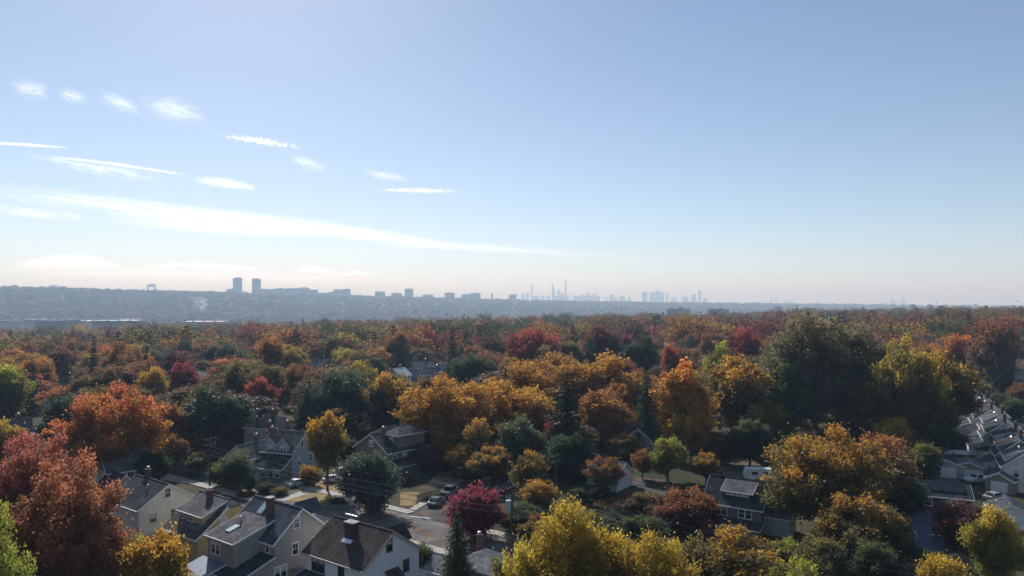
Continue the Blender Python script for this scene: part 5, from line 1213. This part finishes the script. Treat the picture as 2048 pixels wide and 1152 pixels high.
# ------------------------------------------------------------------ valley buildings, ridge blocks, skyline
M_FARB = surf('pale_facade', (0.42, 0.42, 0.42), 0.8, 0.1, 0.02); M_FARD = surf('dark_facade', (0.12, 0.125, 0.14), 0.7, 0.15, 0.02); M_FARW = surf('white_membrane', (0.85, 0.85, 0.84), 0.6, 0.05, 0.02)
M_BAND = surf('window_band', (0.06, 0.07, 0.09), 0.3, 0.1, 0.05, spec=0.6)
def low_block(px0, px1, py_top, Yd, h, dep, label, mat, roof, bands=2):
    x0, x1 = xat(px0, Yd), xat(px1, Yd); xc = (x0+x1)/2; zt = zat(py_top, Yd)
    o = thing('warehouse', label, 'warehouse', (xc, Yd, zt-h), 0.0); w = (x1-x0)/2
    MB().box(-w, w, 0, dep, -12, h-0.4).build('wall', mat, o); MB().box(-w-0.4, w+0.4, -0.4, dep+0.4, h-0.4, h).build('roof', roof, o)
    for b in range(bands):
        zb = h*(0.3+0.35*b); MB().box(-w+2, w-2, -0.15, 0.05, zb, zb+1.6).build('window', M_BAND, o)
    for k in range(3): MB().box(-w*0.6+k*w*0.55, -w*0.6+k*w*0.55+5, dep*0.4, dep*0.4+5, h, h+2.4).build('rooftop_unit', M_FARB, o)
low_block(70, 130, 640.5, 1650, 11, 60, 'dark long low building in the valley at far left', M_FARD, M_FARD)
low_block(185, 268, 641.0, 1560, 12, 45, 'dark wide building with white roof edge in the valley', M_FARD, M_FARW)
low_block(0, 12, 640.5, 1700, 6, 50, 'low white-roofed shed at the left edge of the valley', M_FARB, M_FARW, 1)
low_block(48, 68, 639.0, 1720, 6, 60, 'small white-roofed shed left of the dark long building', M_FARB, M_FARW, 1)
low_block(135, 205, 641.6, 1780, 6, 70, 'pale flat roof between the two dark valley buildings', M_FARB, M_FARW, 1)
low_block(232, 270, 638.6, 1640, 15, 40, 'upper white-edged wing of the wide valley building', M_FARD, M_FARW)
low_block(360, 440, 643.0, 1820, 5, 60, 'thin pale roof line in the valley left of centre', M_FARB, M_FARW, 1)
def tower(px0, px1, py_top, Yd, label, mat=None, bands=0, caps=((0.3, 0.25, 4),), group=None, dep=None, base_drop=60, name='apartment_block', cat='building'):
    x0, x1 = xat(px0, Yd), xat(px1, Yd); xc = (x0+x1)/2; w = (x1-x0)/2; zt = zat(py_top, Yd); gz = float(terrain(xc, Yd)); d = dep or max(18.0, min(2*w, 45.0))
    o = thing(name, label, cat, (xc, Yd, gz), 0.0, group); h = zt-gz
    MB().box(-w, w, -d/2, d/2, -10, h).build('wall', mat or M_FARB, o)
    MB().box(-w-0.5, w+0.5, -d/2-0.5, d/2+0.5, h+0.002, h+1.2).build('parapet', mat or M_FARB, o)
    for f, wf, ch in caps: MB().box(-w+2*w*f-w*wf, -w+2*w*f+w*wf, -d*0.3, d*0.3, h+1.2, h+1.2+ch).build('rooftop_bulkhead', mat or M_FARB, o)
    for b in range(bands):
        zb = h - (b+1)*(h/(bands+1)); MB().box(-w+1, w-1, -d/2-0.25, -d/2+0.05, zb, zb+h/(bands+1)*0.4).build('window', M_BAND, o)
    return o
RG = 'apartment blocks along the ridge'
def rd(px): return float(np.interp(px, RIDGE_PX, RIDGE_D))*1.0
for a, b, t, lab, bands, caps in (
 (468, 482, 556.5, 'left one of the twin towers on the ridge', 14, ((0.6, 0.5, 5),)), (506, 520, 557.8, 'right one of the twin towers on the ridge', 14, ((0.5, 0.6, 3),)),
 (455, 468, 578.5, 'low block touching the left twin tower', 4, ((0.8, 0.3, 5),)), (522, 544, 578.6, 'low block touching the right twin tower', 4, ((0.3, 0.2, 3),)),
 (548, 571, 577.3, 'left half of the long slab pair right of the towers', 5, ((0.55, 0.2, 6),)), (571, 592, 577.2, 'right half of the long slab pair', 5, ((0.7, 0.2, 5),)),
 (595, 618, 576.4, 'tall left half of the stepped slab block', 5, ((0.4, 0.15, 7), (0.75, 0.12, 7))), (618, 635, 579.8, 'low right half of the stepped slab block', 4, ((0.3, 0.2, 2),)),
 (637, 655, 586.0, 'very low block right of the stepped slab', 2, ((0.5, 0.2, 2),)), (655, 668, 584.8, 'low block left of the paired block', 2, ((0.6, 0.3, 4),)),
 (668, 687, 579.4, 'left half of the paired ridge block', 4, ((0.3, 0.2, 3),)), (687, 700, 578.4, 'right half of the paired ridge block', 4, ((0.6, 0.3, 3),)),
 (751, 769, 583.8, 'isolated squat block with rounded roofline', 3, ((0.4, 0.5, 4),)), (784, 803, 586.4, 'low block left of the isolated tower', 3, ((0.5, 0.15, 5),)),
 (810, 826, 578.2, 'isolated mid-height tower on the ridge', 6, ((0.5, 0.35, 4),)), (846, 866, 589.6, 'very low long block right of the isolated tower', 1, ((0.5, 0.6, 1),)),
 (890, 909, 585.8, 'squat block left of the wide low block', 3, ((0.5, 0.25, 4),)), (924, 946, 589.0, 'left part of the wide low block', 2, ((0.3, 0.2, 2),)),
 (940, 961, 586.8, 'raised right part of the wide low block', 3, ((0.5, 0.35, 4),)), (1018, 1033, 589.5, 'last ridge block left of the city skyline', 3, ((0.9, 0.1, 8),))):
    tower(a, b, t, rd((a+b)/2)-40, lab, None, bands, caps, RG)
tower(983, 986, 586, rd(985), 'thin pylon-like mast tower on the ridge', None, 2, (), None, dep=10)
# nearer dark office blocks in the valley to the right
for a, b, t, Yd, lab in ((1333, 1378, 618.2, 2350, 'dark slab block in the valley left of the pair'), (1415, 1456, 619.2, 2350, 'dark slab block in the valley right of the pair'), (1549, 1563, 614.6, 3000, 'isolated dark cube block in the valley'),
                      (1582, 1602, 618.0, 3300, 'faint low block right of the dark cube block'), (1613, 1625, 617.4, 3400, 'faint low block second right of the dark cube block'),
                      (1822, 1829, 611.2, 2600, 'small dark tower on the right hills, left one'), (1857, 1863, 611.6, 2600, 'small dark tower on the right hills, right one')):
    tower(a, b, t, Yd, lab, M_FARD, 3, ((0.2, 0.15, 3), (0.6, 0.2, 4)), 'valley blocks to the right', dep=25)

# city skyline far behind the ridge
SKY = 13000.0
M_CITY = surf('city_facade', (0.22, 0.23, 0.25), 0.6, 0.1, 0.01)
def city(px0, px1, py_top, label, kind='box', Yd=SKY, name='skyscraper'):
    x0, x1 = xat(px0, Yd), xat(px1, Yd); xc = (x0+x1)/2; w = (x1-x0)/2; h = zat(py_top, Yd)+8
    o = thing(name, label, 'skyscraper', (xc, Yd, -8), 0.0, 'city skyline')
    d = max(12, min(w, 25))
    if kind == 'box':
        MB().box(-w, w, -d, d, 0, h*0.96).build('shaft', M_CITY, o); MB().box(-w*0.6, w*0.6, -d*0.6, d*0.6, h*0.96+0.01, h).build('crown', M_CITY, o)
    elif kind == 'slim':
        MB().box(-w*0.8, w*0.8, -d, d, 0, h*0.55).build('shaft', M_CITY, o); MB().box(-w*0.62, w*0.62, -d*0.8, d*0.8, h*0.55+0.01, h*0.93).build('upper_shaft', M_CITY, o); MB().box(-w, w, -d, d, h*0.93+0.01, h).build('crown', M_CITY, o)
    elif kind == 'taper':
        MB().prism([(-w, 0), (w, 0), (w*0.75, h*0.45), (w*0.2, h*0.8), (-w*0.5, h), (-w*0.75, h)], lambda p, t: (p[0], -d+2*d*t, p[1])).build('shaft', M_CITY, o); MB().box(-w*0.74, -w*0.52, -d*0.4, d*0.4, h-4, h+6).build('crown', M_CITY, o)
    elif kind == 'spire':
        MB().box(-w, w, -d, d, 0, h*0.55).build('base', M_CITY, o); MB().box(-w*0.6, w*0.6, -d*0.7, d*0.7, h*0.55+0.01, h*0.74).build('shaft', M_CITY, o); MB().box(-w*0.32, w*0.32, -d*0.4, d*0.4, h*0.74+0.01, h*0.84).build('crown', M_CITY, o); MB().bar((0, 0, h*0.84), (0, 0, h), w*0.16, 1.5, 6).build('spire', M_CITY, o)
    elif kind == 'point':
        MB().prism([(-w, 0), (w, 0), (w*0.62, h*0.9), (-w*0.62, h*0.9)], lambda p, t: (p[0], -d+2*d*t, p[1])).build('shaft', M_CITY, o); MB().bar((0, 0, h*0.9), (0, 0, h), w*0.15, 1.5, 6).build('spire', M_CITY, o)
    return o
for a, b, t, lab, k in (
 (1062, 1066, 569.5, 'slim left skyscraper standing alone', 'slim'), (1103, 1111, 566.5, 'curved tapering skyscraper left of the tallest', 'taper'), (1129, 1134, 561.5, 'tallest slim skyscraper of the skyline', 'slim'),
 (1115, 1120, 580, 'blunt tower between the tapering and tallest skyscrapers', 'box'), (1190, 1195, 577.0, 'stepped skyscraper with needle spire', 'spire'),
 (1043, 1050, 587, 'pale pair tower left of the slim left skyscraper', 'box'), (1053, 1058, 585, 'tower just left of the slim left skyscraper', 'box'), (1066, 1078, 591.5, 'low wide block right of the slim left skyscraper', 'box'),
 (1082, 1090, 591.5, 'low block midway to the tapering skyscraper', 'box'), (1093, 1100, 592, 'low block left of the tapering skyscraper', 'box'), (1104, 1136, 591.5, 'broad base mass under the tallest skyscraper', 'box'),
 (1122, 1128, 586, 'mid tower left of the tallest skyscraper', 'box'), (1139, 1141, 588, 'thin tower right of the tallest skyscraper', 'box'), (1145, 1152, 585, 'stepped tower right of the tallest skyscraper', 'spire'),
 (1147, 1200, 591.6, 'long mass of midtown blocks', 'box'), (1162, 1167, 589.5, 'small block midway along the midtown mass', 'box'), (1174, 1178, 585, 'tower left of the needle spire', 'box'), (1184, 1188, 588, 'small tower at the foot of the needle spire', 'box'),
 (1207, 1209, 588, 'thin tower right of the needle spire', 'point'), (1212, 1214, 592, 'thin low tower second right of the needle spire', 'box'), (1219, 1226, 588.5, 'tower with cluster of low roofs', 'box'), (1228, 1234, 595, 'low block right of the clustered tower', 'box'),
 (1238, 1250, 592, 'wide low domed block', 'box'), (1256, 1262, 594.5, 'small low pair block', 'box'), (1284, 1294, 583, 'boxy tower left of the downtown group', 'box'), (1299, 1327, 583.5, 'broad pale downtown block', 'box'),
 (1312, 1318, 576.5, 'pointed tower rising from the broad downtown block', 'point'), (1324, 1328, 583.3, 'slim tower on the right of the downtown block', 'box'), (1332, 1336, 587, 'separate slim tower right of the downtown block', 'box'),
 (1343, 1347, 595, 'tiny faint tower, first of the low gap', 'box'), (1349, 1353, 593.5, 'tiny faint tower, second of the low gap', 'box'), (1364, 1376, 593, 'faint low hump of towers', 'box'), (1384, 1391, 588, 'blunt tower left of the lone spired tower', 'box'),
 (1396, 1402, 577.0, 'lone tall spired tower at the right of the skyline', 'point'), (1407, 1413, 596, 'low block right of the lone spired tower', 'box')):
    city(a, b, t, lab, k)
for a, b, t, lab in ((1541, 1545, 596.5, 'very faint distant tower, left of pair'), (1551, 1554, 593.5, 'very faint distant tower, taller of pair'), (1569, 1577, 601, 'very faint low far block, left one'), (1583, 1588, 602, 'very faint low far block second'), (1634, 1638, 602, 'very faint small far tower'),
                     (1782, 1787, 597.0, 'faint twin far tower, left'), (1790, 1793, 598.5, 'faint twin far tower, middle'), (1803, 1810, 597.0, 'faint broad far tower, right'), (1765, 1769, 606, 'faint stub far tower')):
    city(a, b, t, lab, 'box', 15500.0)

# suspension bridge behind the ridge
def bridge():
    Yb = 6900.0; o = thing('suspension_bridge', 'hazy suspension bridge towers rising behind the left ridge', 'bridge', (xat(205, Yb), Yb, -8))
    M_ST = surf('bridge_steel', (0.40, 0.45, 0.48), 0.6, 0.08, 0.02); xs = []
    for px, top, nm in ((107, 574.5, 0), (303, 572.5, 1)):
        xc = xat(px, Yb)-o.location.x; h = zat(top-4.5, Yb)+8; xs.append((xc, h)); w = 36
        mb = MB()
        for s in (-1, 1): mb.box(xc+s*w-7*(s > 0), xc+s*w+7*(s < 0), -9, 9, 0, h)
        mb.box(xc-w+7.1, xc+w-7.1, -8, 8, h-30, h-1); mb.box(xc-w+7.1, xc+w-7.1, -8, 8, h*0.35, h*0.35+10)
        for k in range(4): mb.bar((xc-w+5, 0, h*0.4+k*18), (xc+w-5, 0, h*0.4+(k+1)*18), 2.2).bar((xc+w-5, 0, h*0.4+k*18), (xc-w+5, 0, h*0.4+(k+1)*18), 2.2)
        mb.build('tower', M_ST, o)
    (xa, ha), (xb, hb) = xs
    for s in (-12, 12):
        pts = [(xa-240, s, 66), (xa-120, s, 66+(ha-66)*0.42), (xa, s, ha)]
        for k in range(1, 16):
            t = k/16; pts.append((xa+(xb-xa)*t, s, ha+(hb-ha)*t-4*t*(1-t)*(min(ha, hb)-78)))
        pts += [(xb, s, hb), (xb+120, s, 66+(hb-66)*0.42), (xb+240, s, 66)]
        MB().tube(pts, 2.0, 5).build('cable', M_ST, o)
    MB().box(xa-260, xb+260, -15, 15, 60, 68).build('deck', M_ST, o)
bridge()

# ------------------------------------------------------------------ haze
def haze():
    o = MB().box(-34000, 34000, -33000, 33000, -75, 509).build('haze', None); o['kind'] = 'stuff'; o['label'] = 'thin blue haze filling the air'; o['category'] = 'haze'
    m = bpy.data.materials.new('haze_air'); m.use_nodes = True; nt = m.node_tree; nt.nodes.clear()
    out = nt.nodes.new('ShaderNodeOutputMaterial'); v = nt.nodes.new('ShaderNodeVolumePrincipled')
    v.inputs['Color'].default_value = (0.56, 0.76, 1.0, 1); v.inputs['Absorption Color'].default_value = (1, 1, 1, 1); v.inputs['Density'].default_value = 1.65e-4; v.inputs['Anisotropy'].default_value = 0.15
    nt.links.new(v.outputs[0], out.inputs['Volume']); o.data.materials.append(m)
haze()

# ------------------------------------------------------------------ clouds, far beyond the haze box
def cloudmat(name, sx, sy, thick, soft, cut, edge=1.0, shear=0.0):
    m, nt, out = nodes_of(name); L = nt.links.new
    uv = N(nt, 'ShaderNodeUVMap'); oi = N(nt, 'ShaderNodeObjectInfo')
    mp = N(nt, 'ShaderNodeMapping'); mp.inputs['Scale'].default_value = (sx, sy, 1); mp.inputs['Rotation'].default_value = (0, 0, shear); L(uv.outputs[0], mp.inputs[0])
    off = N(nt, 'ShaderNodeVectorMath', operation='ADD'); L(mp.outputs[0], off.inputs[0]); L(oi.outputs['Location'], off.inputs[1])
    nz = N(nt, 'ShaderNodeTexNoise'); nz.inputs['Scale'].default_value = 1.0; nz.inputs['Detail'].default_value = 9; nz.inputs['Roughness'].default_value = 0.62; nz.inputs['Distortion'].default_value = 0.6
    L(off.outputs[0], nz.inputs['Vector'])
    sp = N(nt, 'ShaderNodeSeparateXYZ'); L(uv.outputs[0], sp.inputs[0])
    def hump(sock, p):   # 1 in the middle, 0 at the rim
        a = N(nt, 'ShaderNodeMath', operation='MULTIPLY_ADD'); L(sock, a.inputs[0]); a.inputs[1].default_value = 2; a.inputs[2].default_value = -1
        b = N(nt, 'ShaderNodeMath', operation='ABSOLUTE'); L(a.outputs[0], b.inputs[0])
        c = N(nt, 'ShaderNodeMath', operation='POWER'); L(b.outputs[0], c.inputs[0]); c.inputs[1].default_value = p
        d = N(nt, 'ShaderNodeMath', operation='SUBTRACT'); d.inputs[0].default_value = 1; L(c.outputs[0], d.inputs[1]); return d.outputs[0]
    e = N(nt, 'ShaderNodeMath', operation='MULTIPLY'); L(hump(sp.outputs[0], 2.0), e.inputs[0]); L(hump(sp.outputs[1], 1.15), e.inputs[1])
    e2 = N(nt, 'ShaderNodeMath', operation='POWER'); L(e.outputs[0], e2.inputs[0]); e2.inputs[1].default_value = edge
    s = N(nt, 'ShaderNodeMath', operation='MULTIPLY_ADD'); L(e.outputs[0], s.inputs[0]); s.inputs[1].default_value = 0.22; L(nz.outputs[0], s.inputs[2])
    m0 = N(nt, 'ShaderNodeMapRange', interpolation_type='SMOOTHSTEP'); L(s.outputs[0], m0.inputs[0]); m0.inputs[1].default_value = cut; m0.inputs[2].default_value = cut+soft; m0.inputs[3].default_value = 0; m0.inputs[4].default_value = thick
    mr = N(nt, 'ShaderNodeMath', operation='MULTIPLY'); L(m0.outputs[0], mr.inputs[0]); L(e2.outputs[0], mr.inputs[1])
    t = N(nt, 'ShaderNodeBsdfTransparent'); tl = N(nt, 'ShaderNodeBsdfTranslucent'); tl.inputs[0].default_value = (1, 1, 1, 1); cn = N(nt, 'ShaderNodeCombineXYZ'); L(cn.outputs[0], tl.inputs['Normal'])
    for _i in range(3): cn.inputs[_i].default_value = -sunvec[_i]
    ad = tl
    mx = N(nt, 'ShaderNodeMixShader'); L(mr.outputs[0], mx.inputs[0]); L(t.outputs[0], mx.inputs[1]); L(ad.outputs[0], mx.inputs[2])
    L(mx.outputs[0], out.inputs[0]); return m
C_WISP = cloudmat('cirrus', 4.5, 10.0, 0.42, 0.34, 0.44, 1.3, 0.35); C_BAND = cloudmat('cirrus_band', 11, 6.0, 0.9, 0.34, 0.39, 1.0, 0.05); C_FAINT = cloudmat('cirrus_faint', 9, 3.0, 0.5, 0.4, 0.42, 1.0, 0.1)
C_TRAIL = cloudmat('vapour_trail', 32, 3.0, 0.8, 0.24, 0.5, 0.9); C_LINE = cloudmat('thin_trail', 5, 0.5, 0.85, 0.35, 0.3, 0.8); C_LOW = cloudmat('low_cloud', 7, 2.2, 1.0, 0.22, 0.34, 0.35)
def cloud(name, pts, alt, mat, label, cat='cloud', lift=0.0):
    """pts: (px, py, half width px); a ribbon of cloud lying level at altitude alt"""
    n = 16; V = []; UV = []; Fc = []; L = len(pts)-1
    def samp(t):
        k = min(int(t*L), L-1); f = t*L-k; return [pts[k][j]*(1-f)+pts[k+1][j]*f for j in range(3)]
    for i in range(n+1):
        t = i/n; px, py, hw = samp(t)
        for j in range(7):
            q = j/6*2-1; yy = min(py+q*hw, 604); z = alt + lift*(1-q*q); Yd = (z-CAM_H)*F/(HORIZON-yy); V.append((xat(px, Yd), Yd, z)); UV.append((t, j/6))
    for i in range(n):
        for j in range(6): Fc.append((i*7+j, (i+1)*7+j, (i+1)*7+j+1, i*7+j+1))
    c = np.mean(np.array(V), 0); m = bpy.data.meshes.new(name); m.from_pydata([tuple(np.array(v)-c) for v in V], [], Fc)
    ul = m.uv_layers.new(name='UVMap')
    for lp in m.loops: ul.data[lp.index].uv = UV[lp.vertex_index]
    for p in m.polygons: p.use_smooth = True
    m.materials.append(mat); o = bpy.data.objects.new(name, m); link(o); o.location = c; tag(o, label, cat); o['kind'] = 'stuff'; return o
cloud('cirrus_cloud', [(15, 165, 22), (60, 180, 28), (110, 182, 22)], 9040, C_WISP, 'small wisp highest at the left')
cloud('cirrus_cloud', [(110, 182, 18), (145, 192, 22), (180, 200, 14)], 9080, C_WISP, 'small wisp second from the left')
cloud('cirrus_cloud', [(195, 190, 18), (240, 205, 26), (290, 225, 16)], 9120, C_WISP, 'curled wisp left of the feathery wisp')
cloud('cirrus_cloud', [(275, 205, 24), (345, 218, 40), (430, 240, 22)], 9160, C_WISP, 'largest feathery wisp on the left')
cloud('vapour_trail', [(430, 270, 7), (520, 282, 11), (620, 298, 8)], 9500, C_TRAIL, 'broken bright vapour trail left of centre')
cloud('cirrus_cloud', [(575, 312, 16), (615, 326, 20), (665, 342, 10)], 9200, C_WISP, 'faint tuft under the broken vapour trail')
cloud('cirrus_cloud', [(720, 340, 12), (760, 350, 14), (840, 362, 8)], 9240, C_WISP, 'faint tuft above the level vapour trail')
cloud('vapour_trail', [(735, 379, 5), (840, 381, 8), (930, 383, 5)], 9500, C_TRAIL, 'level bright vapour trail near the centre')
cloud('vapour_trail', [(-40, 284, 4), (60, 290, 4), (140, 296, 2)], 9500, C_LINE, 'thin straight trail at the left edge')
cloud('vapour_trail', [(95, 312, 2), (230, 328, 4), (380, 351, 3)], 9500, C_LINE, 'long thin straight trail below the edge one')
cloud('cirrus_cloud', [(40, 306, 8), (200, 338, 18), (345, 362, 12)], 9280, C_FAINT, 'pale streak under the long thin trail')
cloud('cirrus_cloud', [(380, 358, 10), (450, 366, 13), (525, 378, 6)], 9320, C_BAND, 'short bright streak right of the thin trails')
cloud('cirrus_band', [(-80, 372, 24), (200, 408, 24), (420, 433, 22), (700, 464, 20), (850, 484, 14), (960, 498, 7)], 9360, C_BAND, 'long bright band of cirrus crossing the left sky')
cloud('cirrus_band', [(200, 436, 16), (380, 452, 16), (560, 464, 14), (680, 470, 8)], 9400, C_BAND, 'second cirrus band under the long one')
cloud('cirrus_band', [(690, 485, 12), (850, 490, 12), (1050, 500, 12), (1320, 522, 10)], 9440, C_FAINT, 'faint cirrus streak trailing to the right')
cloud('cirrus_band', [(-60, 412, 12), (60, 425, 16), (200, 436, 12)], 9480, C_FAINT, 'faint band at the left edge below the long one')
cloud('lens_cloud', [(20, 535, 9), (120, 525, 18), (190, 527, 15), (250, 540, 7)], 8060, C_LOW, 'lens-shaped cloud low on the left', lift=180)
cloud('lens_cloud', [(70, 548, 8), (260, 546, 12), (480, 553, 12), (820, 563, 5)], 8120, C_LOW, 'long flat cloud bank above the ridge', lift=120)
cloud('lens_cloud', [(290, 533, 5), (370, 530, 6), (440, 534, 8), (530, 540, 4)], 8180, C_LOW, 'small flat clouds above the twin towers', lift=120)
cloud('lens_cloud', [(585, 545, 4), (620, 537, 9), (680, 546, 4)], 8240, C_LOW, 'small humped cloud right of the twin towers', lift=120)
cloud('lens_cloud', [(660, 550, 4), (710, 545, 6), (760, 549, 3)], 8300, C_LOW, 'rightmost small low cloud', lift=100)
